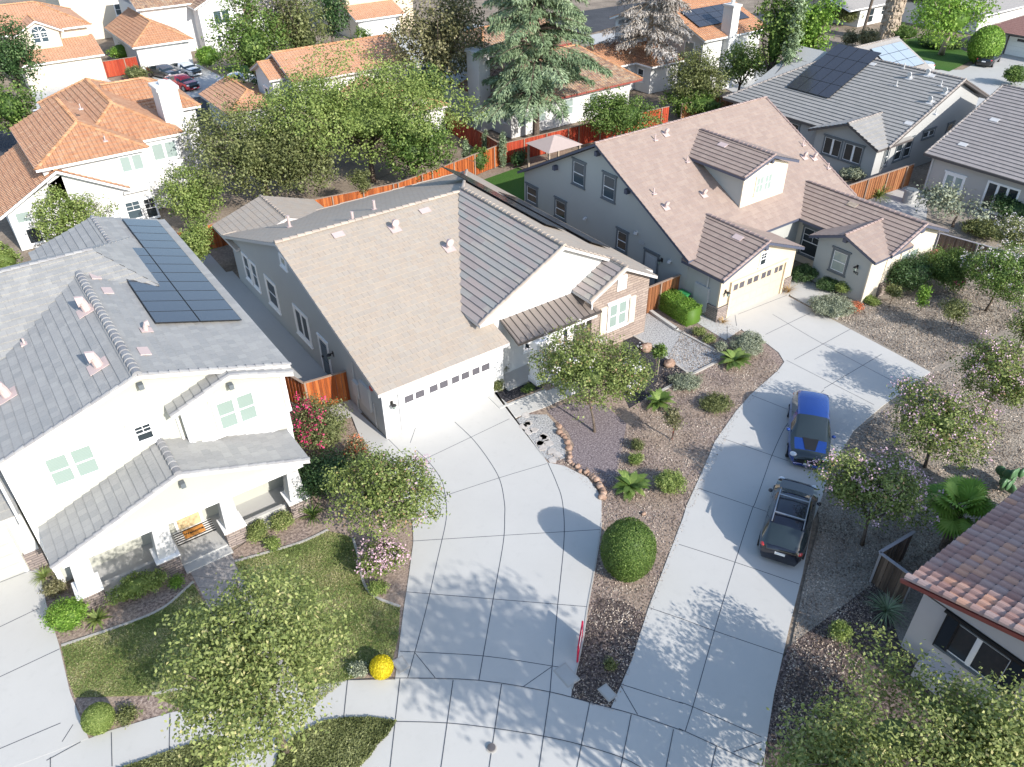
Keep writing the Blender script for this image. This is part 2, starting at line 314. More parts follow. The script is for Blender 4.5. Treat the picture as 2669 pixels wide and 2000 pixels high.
# ------------------------------------------------------------------ roof, window and door builders
def tone_face(mb, val):
    if not hasattr(mb, 'tv'): mb.tv = {}
    mb.tv[len(mb.f)] = val
def clip(poly, t0, t1):
    def half(P, f):
        out = []
        for i in range(len(P)):
            a, b = P[i], P[(i+1) % len(P)]; fa, fb = f(a), f(b)
            if fa >= 0: out.append(a)
            if (fa > 0 and fb < 0) or (fa < 0 and fb > 0): k = fa/(fa-fb); out.append((a[0]+(b[0]-a[0])*k, a[1]+(b[1]-a[1])*k))
        return out
    P = half(poly, lambda p: p[1]-t0); return half(P, lambda p: t1-p[1]) if P else P
class Roof:
    """tiles: courses that really step; slab: boards and underside; caps: ridge and rake tiles"""
    def __init__(s, th=.36, butt=.04): s.t = MB(); s.s = MB(); s.c = MB(); s.th = th; s.butt = butt
    def slope(s, poly, thick=.17, plain=False):
        P = [np.array(p, float) for p in poly]; n = np.zeros(3)
        for i in range(len(P)): n += np.cross(P[i]-P[0], P[(i+1)%len(P)]-P[0])
        if n[2] < 0: n = -n; P = P[::-1]
        n /= np.linalg.norm(n); sx = np.cross((0,0,1.), n); sx /= np.linalg.norm(sx); tx = np.cross(n, sx)
        if tx[2] < 0: tx = -tx
        o = P[0] - P[0]; o = min(P, key=lambda q: q@tx); q2 = [((p-o)@sx, (p-o)@tx) for p in P]
        area = sum(q2[i][0]*q2[(i+1)%len(q2)][1]-q2[(i+1)%len(q2)][0]*q2[i][1] for i in range(len(q2)))
        if area < 0: q2 = q2[::-1]
        T = max(t for _, t in q2); k = 0; s0 = float(o@sx)
        while k*s.th < T:
            t0, t1 = k*s.th, (k+1)*s.th; c = clip(q2, t0, t1); k += 1
            if len(c) < 3: continue
            def lift(a, b): return o + sx*a + tx*b + n*(.01 + s.butt*(1-(b-t0)/s.th))
            vs = [lift(a, b) for a, b in c]; uv = [(a+s0, min(max(b, t0+.001), t1-.001)) for a, b in c]
            s.t.add(vs, [tuple(range(len(c)))], 0, uv)
            lo = [i for i in range(len(c)) if abs(c[i][1]-t0) < 1e-6]
            if len(lo) >= 2:
                lo = sorted(lo, key=lambda i: c[i][0]); a, b = c[lo[0]], c[lo[-1]]
                va, vb = lift(*a), lift(*b); s.t.add([va-n*(s.butt+.012), vb-n*(s.butt+.012), vb, va], [(0,1,2,3)], 0, [(a[0]+s0,t0+.001),(b[0]+s0,t0+.001),(b[0]+s0,t0+.002),(a[0]+s0,t0+.002)])
        s.s.prism([p for p in P], (0,0,-thick))
        return s
    def cap(s, p, q, r=.11, seg=.36, rnd=random.Random(3)):
        p = np.array(p, float); q = np.array(q, float); d = q-p; L = np.linalg.norm(d); k = max(1, int(round(L/seg))); d /= L
        x = np.cross(d, (0,0,1.)); x /= np.linalg.norm(x); z = np.cross(x, d)
        for i in range(k):
            a = p + d*L*i/k; b = p + d*(L*(i+1)/k+.05); tv = rnd.random(); v = []
            for c, rr, up in ((a, r*1.08, .03), (b, r*.92, .0)):
                for j in range(6):
                    t = math.pi*j/5; v.append(c + x*math.cos(t)*rr + z*(math.sin(t)*rr*.8 + up))
            for f in [(j, j+1, j+7, j+6) for j in range(5)] + [(5,4,3,2,1,0), (6,7,8,9,10,11)]:
                tone_face(s.c, tv); s.c.add(v if f == (0,1,7,6) else [], [f], 0)
                if f != (0,1,7,6):
                    n = len(s.c.v)-12; s.c.f[-1] = [n+j for j in f]
        return s
    def gable(s, axis, a0, a1, b0, b1, ze0, ze1, rc, zr, cap=True, rake0=False, rake1=False, hip0=0, hip1=0, capr=.11):
        """a0..a1 across the ridge (eave edges), b0..b1 along it"""
        m = (lambda a, b, z: (a, b, z)) if axis == 'y' else (lambda a, b, z: (b, a, z))
        r0, r1 = b0+hip0, b1-hip1
        s.slope([m(a0,b0,ze0), m(rc,r0,zr), m(rc,r1,zr), m(a0,b1,ze0)]); s.slope([m(a1,b0,ze1), m(rc,r0,zr), m(rc,r1,zr), m(a1,b1,ze1)])
        if hip0: s.slope([m(a0,b0,ze0), m(a1,b0,ze1), m(rc,r0,zr)]); s.cap(m(a0,b0,ze0), m(rc,r0,zr), capr); s.cap(m(a1,b0,ze1), m(rc,r0,zr), capr)
        if hip1: s.slope([m(a0,b1,ze0), m(a1,b1,ze1), m(rc,r1,zr)]); s.cap(m(a0,b1,ze0), m(rc,r1,zr), capr); s.cap(m(a1,b1,ze1), m(rc,r1,zr), capr)
        if cap: s.cap(m(rc,r0,zr+.02), m(rc,r1,zr+.02), capr)
        for fl, b, dd in ((rake0, b0, .06), (rake1, b1, -.06)):
            if fl: s.cap(m(a0,b+dd,ze0), m(rc,b+dd,zr), .09); s.cap(m(a1,b+dd,ze1), m(rc,b+dd,zr), .09)
        return s
    def done(s, house, mt, mf, mc):
        r = s.t.build('roof', mt, house)
        s.s.build('fascia', mf, house)
        if s.c.f: s.c.build('ridge_cap', mc, r)
        return r
_build0 = MB.build
def _build(s, name, mats, parent=None, smooth=False, **kw):
    o = _build0(s, name, mats, parent, smooth, **kw)
    if hasattr(s, 'tv'):
        a = o.data.attributes.new('tone', 'FLOAT', 'FACE'); v = np.full(len(o.data.polygons), .5, np.float32)
        for i, q in s.tv.items():
            if i < len(v): v[i] = q
        a.data.foreach_set('value', v)
    return o
MB.build = _build

def fmap(face, off):
    return (lambda a, z, o: (a, off-o, z)) if face == 'F' else (lambda a, z, o: (off-o, a, z))
def pbox(mb, f, a0, a1, z0, z1, o0, o1, mi=0):
    p, q = f(a0, z0, o0), f(a1, z1, o1); mb.box(p, q, mi)
def window(house, face, off, a0, a1, z0, z1, trim='trimw', pane='glassmid', halves=1, rail=True, bars=0, head=True, cas=.11, sash='trimw', sill=True, o=.0):
    """casing outside size a0..a1, z0..z1; halves side by side; rail = meeting rail; bars = grid in the upper sash"""
    f = fmap(face, off); w = MB(); lo, hi = a0+cas, a1-cas; zl, zh = z0+cas, z1-cas
    pbox(w, f, a0, lo, z0, z1, -.02, .055); pbox(w, f, hi, a1, z0, z1, -.02, .055); pbox(w, f, lo, hi, z0, zl, -.02, .055)
    pbox(w, f, lo, hi, zh, z1, -.02, .055)
    if head: pbox(w, f, a0-.08, a1+.08, z1, z1+.1, -.02, .085)
    if sill: pbox(w, f, a0-.05, a1+.05, z0-.06, z0+.012, -.02, .10)
    W_ = w.build('window', M[trim], house); p = MB(); s = MB(); n = halves; step = (hi-lo)/n; mull = .055
    for k in range(n):
        b0, b1 = lo+k*step+(mull if k else 0), lo+(k+1)*step-(mull if k < n-1 else 0)
        pbox(p, f, b0, b1, zl, zh, -.01, .012)
        for q in ((b0, b0+.035, zl, zh), (b1-.035, b1, zl, zh), (b0+.035, b1-.035, zl, zl+.035), (b0+.035, b1-.035, zh-.035, zh)): pbox(s, f, *q, -.01, .03)
        zm = (zl+zh)/2
        if rail: pbox(s, f, b0+.035, b1-.035, zm-.025, zm+.025, -.01, .034)
        if bars:
            pbox(s, f, (b0+b1)/2-.012, (b0+b1)/2+.012, zm+.03 if rail else zl+.035, zh-.035, -.01, .024)
            zz = (zm+zh)/2 if rail else zm; pbox(s, f, b0+.035, b1-.035, zz-.012, zz+.012, -.01, .026)
        if k: pbox(s, f, lo+k*step-mull, lo+k*step+mull, zl, zh, -.01, .045)
    p.build('pane', M[pane], W_); s.build('sash', M[sash], W_); return W_
def garage_door(house, face, off, a0, a1, h, m_door, m_trim, panes, pz, pane='garglass', trimw=.14, z0=.02, grid=True):
    f = fmap(face, off); t = MB()
    pbox(t, f, a0-trimw, a0, z0, h+trimw, -.02, .13); pbox(t, f, a1, a1+trimw, z0, h+trimw, -.02, .13); pbox(t, f, a0, a1, h, h+trimw, -.02, .13)
    t.build('door_frame', m_trim, house)
    d = MB(); n = 4; hh = (h-z0)/n
    for k in range(n):
        pbox(d, f, a0, a1, z0+k*hh+.006, z0+(k+1)*hh-.006, -.02, .03)
        if grid:
            c = 8; cw = (a1-a0)/c
            for i in range(c):
                if k == n-1 and panes: continue
                pbox(d, f, a0+i*cw+.07, a0+(i+1)*cw-.07, z0+k*hh+.08, z0+(k+1)*hh-.08, .02, .036)
    D = d.build('garage_door', m_door, house); g = MB()
    for q0, q1 in panes: pbox(g, f, q0, q1, pz[0], pz[1], .0, .04)
    if panes: g.build('pane', M[pane], D)
    return D
def door(house, face, off, a0, a1, z0, z1, md, mt, light=None):
    f = fmap(face, off); t = MB(); c = .11
    pbox(t, f, a0, a0+c, z0, z1, -.02, .07); pbox(t, f, a1-c, a1, z0, z1, -.02, .07); pbox(t, f, a0+c, a1-c, z1-c, z1, -.02, .07); pbox(t, f, a0-.06, a1+.06, z1, z1+.1, -.02, .09)
    t.build('door_frame', mt, house); d = MB(); pbox(d, f, a0+c, a1-c, z0, z1-c, -.01, .03)
    for k in range(2): pbox(d, f, a0+c+.12, a1-c-.12, z0+.15+k*1.0, z0+.95+k*1.0, .02, .045)
    D = d.build('door', md, house); h = MB(); pbox(h, f, a1-c-.12, a1-c-.06, z0+1, z0+1.12, .02, .09); h.build('handle', M['bronze'], D)
    return D
def wall_lamp(house, face, off, a, z, s=1.):
    f = fmap(face, off); m = MB(); pbox(m, f, a-.06*s, a+.06*s, z-.12*s, z+.1*s, -.01, .03); pbox(m, f, a-.02, a+.02, z+.02, z+.06, .03, .2*s)
    c = f(a, z-.16*s, .2*s); m.tube([(c[0],c[1],c[2]+.24*s), (c[0],c[1],c[2]+.16*s)], [.02, .12*s], 8); m.tube([(c[0],c[1],c[2]), (c[0],c[1],c[2]-.03)], [.06*s,.03], 8)
    L = m.build('wall_lamp', M['bronze'], house); g = MB(); g.tube([(c[0],c[1],c[2]+.16*s), c], [.09*s, .06*s], 8); g.build('lamp_glass', M['glasspale'], L); return L
def roof_vent(house, p, n, dn, mt='ventpink', s=1.):
    """hooded turret vent on a lead flashing; n = roof normal, dn = down-slope direction"""
    p = np.array(p, float); n = np.array(n, float); n /= np.linalg.norm(n); d = np.array(dn, float); d -= n*(d@n); d /= np.linalg.norm(d); x = np.cross(n, d); m = MB()
    b = p + n*.05; k = .26*s
    m.prism([b-x*k-d*k, b+x*k-d*k, b+x*k+d*k*1.2, b-x*k+d*k*1.2], n*.02)
    m.tube([b, b+n*.12*s+np.array([0,0,.1*s]), b+n*.12*s+np.array([0,0,.24*s])+d*.05, b+np.array([0,0,.4*s])+d*.22*s], [.13*s,.13*s,.15*s,.19*s], 10)
    return m.build('roof_vent', M[mt], house)
def pipe_vent(house, p, mt='ventpink', h=.4, r=.045):
    m = MB(); p = np.array(p, float); m.cyl((p[0],p[1],p[2]-.05), r, h+.05, 8); m.box(p-np.array([.15,.15,.0]), p+np.array([.15,.15,.07])); return m.build('vent_pipe', M[mt], house)
def roof_patch(house, p, n, mt='ventpink', w=.32, l=.4):
    n = np.array(n, float); n /= np.linalg.norm(n); sx = np.cross((0,0,1.), n); sx /= np.linalg.norm(sx); tx = np.cross(n, sx); p = np.array(p)+n*.045; m = MB()
    m.prism([p-sx*w-tx*l/2, p+sx*w-tx*l/2, p+sx*w+tx*l/2, p-sx*w+tx*l/2], n*.04); return m.build('flat_vent', M[mt], house)
def solar(house, o, sx, tx, nn, nu, nv, w, h, gap=.02, skip=(), cells=(6, 10)):
    """nu x nv framed panels; o = lower corner lying on the roof plane"""
    o = np.array(o, float); sx = np.array(sx, float); sx /= np.linalg.norm(sx); tx = np.array(tx, float); tx /= np.linalg.norm(tx); n = np.array(nn, float); n /= np.linalg.norm(n)
    for i in range(nu):
        for j in range(nv):
            if (i, j) in skip: continue
            a = o + sx*i*(w+gap) + tx*j*(h+gap) + n*.14; m = MB()
            m.prism([a, a+sx*w, a+sx*w+tx*h, a+tx*h], n*.035); P = m.build('solar_panel', M['black'], house)
            g = MB(); e = .018; b = a + n*.038 + sx*e + tx*e; w2, h2 = w-2*e, h-2*e
            g.prism([b, b+sx*w2, b+sx*w2+tx*h2, b+tx*h2], n*.003); g.build('solar_cells', M['solar'], P)
def pent(mb, axis, pts, b0, b1):
    """wall solid from a cross-section (a, z) swept b0..b1"""
    if axis == 'y': mb.prism([(a, b0, z) for a, z in pts], (0, b1-b0, 0))
    else: mb.prism([(b0, a, z) for a, z in pts], (b1-b0, 0, 0))
def text_on(parent, body, loc, rot, size, mt, name='lettering', ext=.004, bold=0, align='CENTER'):
    cu = bpy.data.curves.new(name, 'FONT'); cu.body = body; cu.size = size; cu.extrude = ext; cu.offset = bold; cu.align_x = align; cu.align_y = 'CENTER'
    t = bpy.data.objects.new(name, cu); COL.objects.link(t); bpy.context.view_layer.update(); dg = bpy.context.evaluated_depsgraph_get()
    me = bpy.data.meshes.new_from_object(t.evaluated_get(dg)); bpy.data.objects.remove(t); me.name = name; me.materials.clear(); me.materials.append(mt)
    o = bpy.data.objects.new(name, me); COL.objects.link(o); o.parent = parent; o.location = tuple(np.array(loc)-ORG[parent.name]); o.rotation_euler = rot; ORG[o.name] = np.array(loc, float); return o

# ------------------------------------------------------------------ house on the left: cream two-storey
HL = thing('house', 'cream two-storey house with grey tile roof, dark solar panels and gabled front porch', 'house', (-9.6, 6, 0))
w_ = MB()
pent(w_, 'y', [(-14.7,0),(-4.5,0),(-4.5,6.12),(-9.6,7.9),(-14.7,6.12)], -.3, 12); pent(w_, 'y', [(-11,0),(-4.52,0),(-4.52,6.1),(-7.55,7.2),(-11,6.1)], 11.5, 16.2)
pent(w_, 'x', [(3.9,0),(15.4,0),(15.4,6.1),(10.15,8.3),(3.9,5.9)], -23, -9.6)
w_.build('wall', M['cream'], HL)
b_ = MB(); pent(b_, 'y', [(-8.57,4.33),(-4.47,4.33),(-4.47,6.1),(-6.6,6.9),(-8.57,6.1)], -.65, .2); b_.build('bay_wall', M['cream'], HL)
sk = MB(); sk.box((-8.5,-.45,3.3),(-4.47,.1,4.33)); sk.build('bay_skirt', M['ltgrey'], HL)
t_ = MB()
for x in (-14.62, -4.57): t_.box((x-.1,-.34,0),(x+.1,-.2,6.1))
t_.box((-4.58,-.36,3.0),(-4.44,-.1,6.05)); t_.box((-8.62,-.7,4.2),(-4.4,-.4,4.36)); t_.box((-8.62,-.7,4.34),(-8.4,-.5,6.0)); t_.box((-4.6,-.7,4.34),(-4.42,-.5,6.0))
t_.each('wall_trim', M['trimw'], HL)
dp = MB(); dp.tube([(-8.75,-.36,6.0),(-8.75,-.36,3.9)], [.05,.05], 8); dp.tube([(-14.95,-.2,6.2),(-14.95,-.2,3.2)], [.05,.05], 8); dp.each('downpipe', M['trimw'], HL)
r = Roof(th=.37, butt=.05)
r.slope([(-4.1,-.75,6.45),(-9.6,-.75,8.21),(-9.6,10.2,8.21),(-4.1,10.2,6.45)]); r.slope([(-4.1,10.2,6.45),(-7.55,10.2,7.555),(-7.55,16.9,7.555),(-4.1,16.9,6.45)])
r.slope([(-15.1,-.75,6.45),(-9.6,-.75,8.21),(-9.6,10,8.21),(-15.1,10,6.45)])
r.slope([(-10.95,12,6.45),(-7.55,12,7.555),(-7.55,16.9,7.555),(-10.95,16.9,6.45)])
r.slope([(-24,3.7,6.2),(-9.9,3.7,6.2),(-6.2,6.12,7.12),(-8.7,10.15,8.65),(-24,10.15,8.65)]); r.slope([(-24,15.8,6.45),(-9.6,15.8,6.45),(-6.2,14.08,7.12),(-8.7,10.15,8.65),(-24,10.15,8.65)])
r.slope([(-8.7,10.15,8.65),(-6.2,6.12,7.12),(-6.2,14.08,7.12)])
r.cap((-9.6,-.75,8.23),(-9.6,9.0,8.23),.17); r.cap((-24,10.15,8.67),(-8.7,10.15,8.67),.1); r.cap((-7.55,12.5,7.57),(-7.55,16.9,7.57),.1)
for a, b in (((-9.6,-.69,8.22),(-15.1,-.69,6.46)), ((-9.6,-.69,8.22),(-4.1,-.69,6.46))): r.cap(a, b, .09)
r.gable('y', -9.02, -4.15, -1.1, -.2, 6.27, 6.27, -6.6, 7.16, cap=False, rake0=True)
r.gable('y', -14.5, -4.72, -2.75, -.3, 3.04, 3.04, -9.6, 4.87, rake0=True, capr=.15)
r.slope([(-24,.85,3.1),(-14.95,.85,3.1),(-14.95,4,4.2),(-24,4,4.2)])
RL = r.done(HL, M['tileL'], M['fasciawhite'], M['capL'])
bk = MB()
for x, y, z in ((-9.6,-.45,7.85),(-6.6,-.8,6.75),(-9.55,-2.42,4.4)): bk.box((x-.09,y-.25,z-.3),(x+.09,y,z-.08))
bk.each('bracket', M['trimgrey'], HL)
pw = MB(); pent(pw, 'y', [(-14.2,2.85),(-5.0,2.85),(-5.0,3.0),(-9.6,4.68),(-14.2,3.0)], -2.35, -2.15); pw.build('porch_gable', M['cream'], HL)
pb = MB(); pb.box((-14.2,-2.45,2.58),(-4.95,-2.1,2.87)); pb.box((-14.28,-2.5,2.87),(-4.87,-2.05,2.95)); pb.box((-14.2,-2.1,2.58),(-13.9,-.3,2.9)); pb.box((-5.25,-2.1,2.58),(-4.95,-.3,2.9)); pb.build('porch_beam', M['trimw'], HL)
for x0, x1, tp0, tp1 in ((-14.23,-13.39,-14.05,-13.3),(-11.33,-10.52,-11.14,-10.43),(-8.63,-7.82,-8.54,-7.94),(-5.85,-4.98,-5.72,-5.15)):
    m_ = MB(); a = [(x0+.08,-2.35,.94),(x1-.08,-2.35,.94),(x1-.08,-1.65,.94),(x0+.08,-1.65,.94)]; b = [(tp0+.05,-2.4,2.6),(tp1-.05,-2.4,2.6),(tp1-.05,-1.95,2.6),(tp0+.05,-1.95,2.6)]
    m_.add(a+b, [(0,1,5,4),(1,2,6,5),(2,3,7,6),(3,0,4,7),(4,5,6,7)]); c_ = m_.build('porch_column', M['ltgrey'], HL)
    m_ = MB(); m_.box((x0,-2.45,0),(x1,-1.6,.88)); m_.each('column_base', M['stoneG'], c_); m_ = MB(); m_.box((x0-.06,-2.52,.88),(x1+.06,-1.52,.95)); m_.build('column_capstone', M['trimw'], c_)
m_ = MB(); m_.box((-14.2,-2.3,0),(-4.9,-.3,.15)); m_.box((-10.5,-2.75,0),(-8.6,-2.3,.09)); m_.build('porch_floor', M['conc2'], HL)
m_ = MB(); m_.box((-13.4,-1.9,.15),(-11.3,-1.75,.55)); m_.box((-7.8,-1.9,.15),(-5.8,-1.75,.5)); m_.each('porch_curb', M['conc'], HL)
window(HL, 'F', -.3, -13.6, -11.7, 4.4, 6.0, halves=2, pane='glasspale', cas=.16); window(HL, 'F', -.3, -10.48, -9.55, 4.97, 6.0, bars=1, pane='glassdark', cas=.16)
window(HL, 'F', -.65, -7.46, -5.66, 4.36, 5.97, halves=2, pane='glasspale', cas=.15)
window(HL, 'F', -.3, -13.2, -11.8, .9, 2.4, halves=2, pane='glassdark'); window(HL, 'F', -.3, -7.4, -6.0, .9, 2.4, halves=2, pane='glassdark')
M['tandoor'] = plain('tan door', (.55,.43,.25), .6); door(HL, 'F', -.3, -10.15, -9.0, .15, 2.35, M['tandoor'], M['trimw'])
g_ = MB(); g_.box((-23,1.31,0),(-14.95,6,2.95)); g_.build('garage_wall', M['cream'], HL)
garage_door(HL, 'F', 1.31, -20.2, -15.75, 2.2, M['cream'], M['trimw'], [(-16.9,-16.2)], (1.6,1.95), 'glasspale')
m_ = MB(); m_.box((-15.55,1.1,0),(-14.9,1.9,.9)); m_.each('stone_base', M['stoneG'], HL); m_ = MB(); m_.box((-15.5,1.18,.9),(-14.96,1.8,2.9)); m_.build('garage_pier', M['ltgrey'], HL)
nl = np.array([.32,0,1]); txl = np.array([-1,0,.32]); 
def onL(x, y): return (x, y, 6.45+.32*(-4.1-x))
wp = 1.76; hp = 1.065
solar(HL, (onL(-4.62,3.3)), (0,1,0), (-1,0,.32), nl, 12, 1, hp, wp, .02); solar(HL, (onL(-4.62-1.70,3.3)), (0,1,0), (-1,0,.32), nl, 8, 1, hp, wp, .02)
for px, py in ((190,672),(215,792),(18,857)):
    p = atp(px, py, (-.32,0,1), (-9.6,0,8.21)); roof_vent(HL, p, (-.32,0,1), (-1,0,-.3), s=1.35)
pipe_vent(HL, atp(54,745,(-.32,0,1),(-9.6,0,8.21)), h=.3)
p = atp(315,716,nl,(-4.1,0,6.45)); roof_vent(HL, p, nl, (1,0,-.3), s=.8)
for px, py in ((232,631),(311,762),(206,600)): roof_patch(HL, atp(px, py, nl, (-4.1,0,6.45)), nl)
dm = MB(); dm.box((-9.98,-.98,.155),(-9.13,-.52,.175)); DM = dm.build('doormat', plain('orange coir', (.55,.25,.06), .95), None, label='orange welcome mat lying on the striped rug at the front door of the cream house', cat='doormat')
text_on(DM, 'Welcome', (-9.55,-.75,.182), (0,0,0), .2, M['black'], bold=.004)
rg = MB()
for k in range(6): rg.box((-10.35,-1.2+k*.14,.151),(-8.75,-1.13+k*.14,.158), 0)
for k in range(6): rg.box((-10.35,-1.13+k*.14,.151),(-8.75,-1.06+k*.14,.157), 1)
rg.build('rug', [M['black'], M['trimw']], None, label='black and white striped rug under the orange mat on the porch', cat='rug')

# ------------------------------------------------------------------ centre house: tan roof, white garage
HC = thing('house', 'pale grey house with wide tan tile roof, white garage door and bronze metal porch roof', 'house', (9, 10, 0))
w_ = MB(); pent(w_, 'x', [(0,0),(20.2,0),(20.2,3.0),(10.2,6.32),(0,2.95)], 0, 6.9); w_.build('wall', M['wallc'], HC)
w_ = MB(); pent(w_, 'x', [(2.0,0),(20,0),(20,2.9),(10.2,6.2),(2.0,2.9)], 6.8, 11.3); pent(w_, 'y', [(6.35,0),(17.4,0),(17.4,3.2),(11.3,6.42),(6.35,3.75)], .95, 9.5); pent(w_, 'x', [(2,0),(19.6,0),(19.6,3),(2,3)], 11, 17.4); w_.build('gable_wall', M['white'], HC)
w_ = MB(); w_.box((-.012,-.04,0),(6.92,.1,2.98)); w_.build('garage_front', M['white'], HC)
w_ = MB(); pent(w_, 'y', [(12.6,0),(16.75,0),(16.75,3.55),(14.6,4.72),(12.6,3.7)], -.3, 3); w_.build('stone_wall', M['stoneC'], HC)
r = Roof(th=.36, butt=.022); s_ = .3265; zf = lambda y: 3.05+s_*(y+.45)
r.slope([(-.35,-.45,3.05),(7.05,-.45,3.05),(7.05,10.2,zf(10.2)),(-.35,10.2,zf(10.2))]); r.slope([(7.05,1.2,zf(1.2)),(11.2,1.2,zf(1.2)),(11.2,10.2,zf(10.2)),(7.05,10.2,zf(10.2))])
zb = lambda y: zf(10.2)-.335*(y-10.2)
rB = Roof(th=.36, butt=.03)
r.slope([(-.35,20.6,zb(20.6)),(17.9,20.6,zb(20.6)),(11.3,10.2,zb(10.2)),(-.35,10.2,zb(10.2))])
r.cap((-.35,10.2,zf(10.2)+.03),(11.0,10.2,zf(10.2)+.03),.13,.42)
zx = lambda x: 6.68-.52*abs(x-11.3)
r2 = Roof(th=.37, butt=.06)
r2.slope([(6.0,.6,zx(6.0)),(11.3,.6,zx(11.3)),(11.3,10.5,zx(11.3)),(6.0,2.9,zx(6.0))])
r.slope([(17.9,.6,zx(17.9)),(17.9,20.3,zx(17.9)),(11.3,10.2,zx(11.3)),(11.3,.6,zx(11.3))]); r.slope([(14.6,-.65,zx(14.6)),(17.0,-.65,zx(17.0)),(17.0,.7,zx(17.0)),(14.6,.7,zx(14.6))])
r2.slope([(12.2,-.65,zx(14.6)-.52*2.4),(14.6,-.65,zx(14.6)),(14.6,1.0,zx(14.6)),(12.2,1.0,zx(14.6)-.52*2.4)])
r2.cap((11.3,.6,6.72),(11.3,10.2,6.72),.12); r2.cap((11.3,.66,6.7),(6.0,.66,3.96),.1); r2.cap((11.3,.66,6.7),(14.6,.66,4.98),.07); r2.cap((14.6,-.65,5.0),(14.6,.9,5.0),.1); r2.cap((14.6,-.6,4.98),(12.2,-.6,3.76),.1)
r2.cap((-.35+.04,20.55,3.1),(17.9,20.55,3.1),.05,2)
r.cap((17.9,20.2,3.28),(11.3,10.2,6.7),.1)
r.gable('y', -.25, 6.9, 18.5, 23.0, 2.85, 2.85, 3.3, 4.02, capr=.09)
r.done(HC, M['tileC'], M['fasciawhite'], M['capC']); o2 = r2.done(HC, M['tileC2'], M['fasciawhite'], M['capC'])
# metal porch roof with standing seams
mr = MB(); A = [(7.45,.94,3.56),(12.45,.94,3.56),(12.9,-.72,2.93),(7.4,-.72,2.93)]; mr.prism(A, (0,0,-.1)); MR = mr.build('porch_roof', M['metalroof'], HC)
sm = MB()
for k in range(13):
    x = 7.62+k*.41; sm.bar((x,.92,3.575),(x+.02,-.7,2.955), .03, .045)
sm.bar((7.4,-.72,2.94),(12.9,-.72,2.94), .08, .1); sm.bar((7.44,.93,3.57),(7.4,-.72,2.95), .06, .09)
sm.build('roof_seam', M['seam'], MR)
m_ = MB(); m_.box((8.42,-.93,.1),(9.08,-.3,2.72)); m_.box((8.36,-.99,.1),(9.14,-.24,.4)); m_.box((8.36,-.99,2.6),(9.14,-.24,2.75)); m_.build('porch_column', M['trimw'], HC)
m_ = MB(); m_.box((8.1,-.62,2.62),(12.7,-.4,2.86)); m_.build('porch_beam', M['trimw'], HC)
m_ = MB(); m_.box((7.0,-.35,0),(12.6,.96,.1)); m_.box((9.2,-1.4,0),(12.6,-.35,.1)); m_.build('porch_floor', M['conc'], HC)
gp = []
for a, b in ((1.13,1.62),(1.75,2.24),(2.55,3.02),(3.15,3.62),(3.86,4.3),(4.44,4.9),(5.1,5.55),(5.68,6.12)): gp.append((a*.975+.03, b*.975+.03))
garage_door(HC, 'F', -.04, 1.0, 6.0, 2.2, M['garwhite'], M['trimw'], gp, (1.68,2.06), trimw=.2)
for q in ((18.3,17.15),(16.95,15.85)): window(HC, 'S', 0, q[1], q[0], .95, 2.8, pane='glassblue', cas=.15, head=False)
window(HC, 'S', 0, 20.45+.0, 21.2, 1, 2.2, pane='glassblue') if False else None
window(HC, 'S', 0, 12.75, 14.5, .9, 2.85, pane='glassdark', cas=.2, head=False); window(HC, 'S', 0, 8.28, 10.3, .92, 2.83, pane='glassdark', halves=2, cas=.2, rail=False, head=False)
window(HC, 'S', 0, 10.0, 10.9, 4.9, 5.65, pane='glasspale', cas=.15, head=False, rail=False)
door(HC, 'S', 0, 5.9, 7.1, .05, 2.4, M['glassblue'], M['trimw']); wall_lamp(HC, 'S', 0, 5.35, 2.1, 1.3); wall_lamp(HC, 'F', -.04, .45, 2.0, 1.2)
u_ = MB(); u_.box((-.14,1.2,.9),(0,2.2,2.3)); u_.box((-.18,2.4,1.0),(0,2.95,1.9)); u_.tube([(-.05,2.9,0),(-.05,2.9,2.9)], [.035,.035], 6); u_.tube([(-.05,.9,.1),(-.05,.9,1.6)], [.03,.03], 6); u_.each('utility_box', M['ltgrey'], HC)
bl = MB(); bl.tube([(-.0,1.0,2.45),(-.07,1.0,2.45)], [.14,.14], 12); bl.build('alarm_bell', plain('red', (.5,.03,.03), .4), HC)
window(HC, 'F', .95, 10.75, 11.35, 4.85, 5.8, pane='trimw', head=False, rail=False, cas=.12)
window(HC, 'F', .95, 8.9, 9.9, 1.0, 2.4, pane='glassdark'); door(HC, 'F', .95, 10.3, 11.4, .1, 2.35, M['trimw'], M['trimw']); window(HC, 'F', .95, 11.55, 12.1, .3, 2.35, pane='glassdark', rail=False, head=False)
window(HC, 'F', -.3, 13.75, 15.25, 1.15, 2.85, pane='glasspale', halves=2, cas=.13)
m_ = MB(); 
for x in (13.2, 15.32): m_.box((x,-.37,1.1),(x+.45,-.3,2.8)); m_.box((x+.05,-.39,1.15),(x+.4,-.36,2.75))
m_.build('shutter', M['beige'], HC)
m_ = MB(); m_.box((14.3,-.36,3.5),(14.95,-.29,4.35)); m_.build('gable_vent', M['trimw'], HC)
m_ = MB(); m_.tube([(-.28,-.5,3.0),(-.02,-.1,2.75),(-.02,-.1,.1)], [.045]*3, 6); m_.tube([(12.5,-.38,3.5),(12.5,-.38,2.9)], [.04,.04], 6); m_.each('downpipe', M['trimw'], HC)
nC = (0,-s_,1)
for px, py in ((852,495),(969,537)): roof_vent(HC, atp(px, py, nC, (0,-.45,3.05)), nC, (0,-1,-.3), s=1.15)
for px, py, h in ((626,486,.75),(762,470,.5),(809,448,.6)):
    n_ = (0,.335,1); p = atp(px, py+6, n_, (0,10.2,zf(10.2))); pipe_vent(HC, p, h=h, r=.09)
for px, py in ((731,509),(918,457)): roof_patch(HC, atp(px, py, nC, (0,-.45,3.05)), nC)
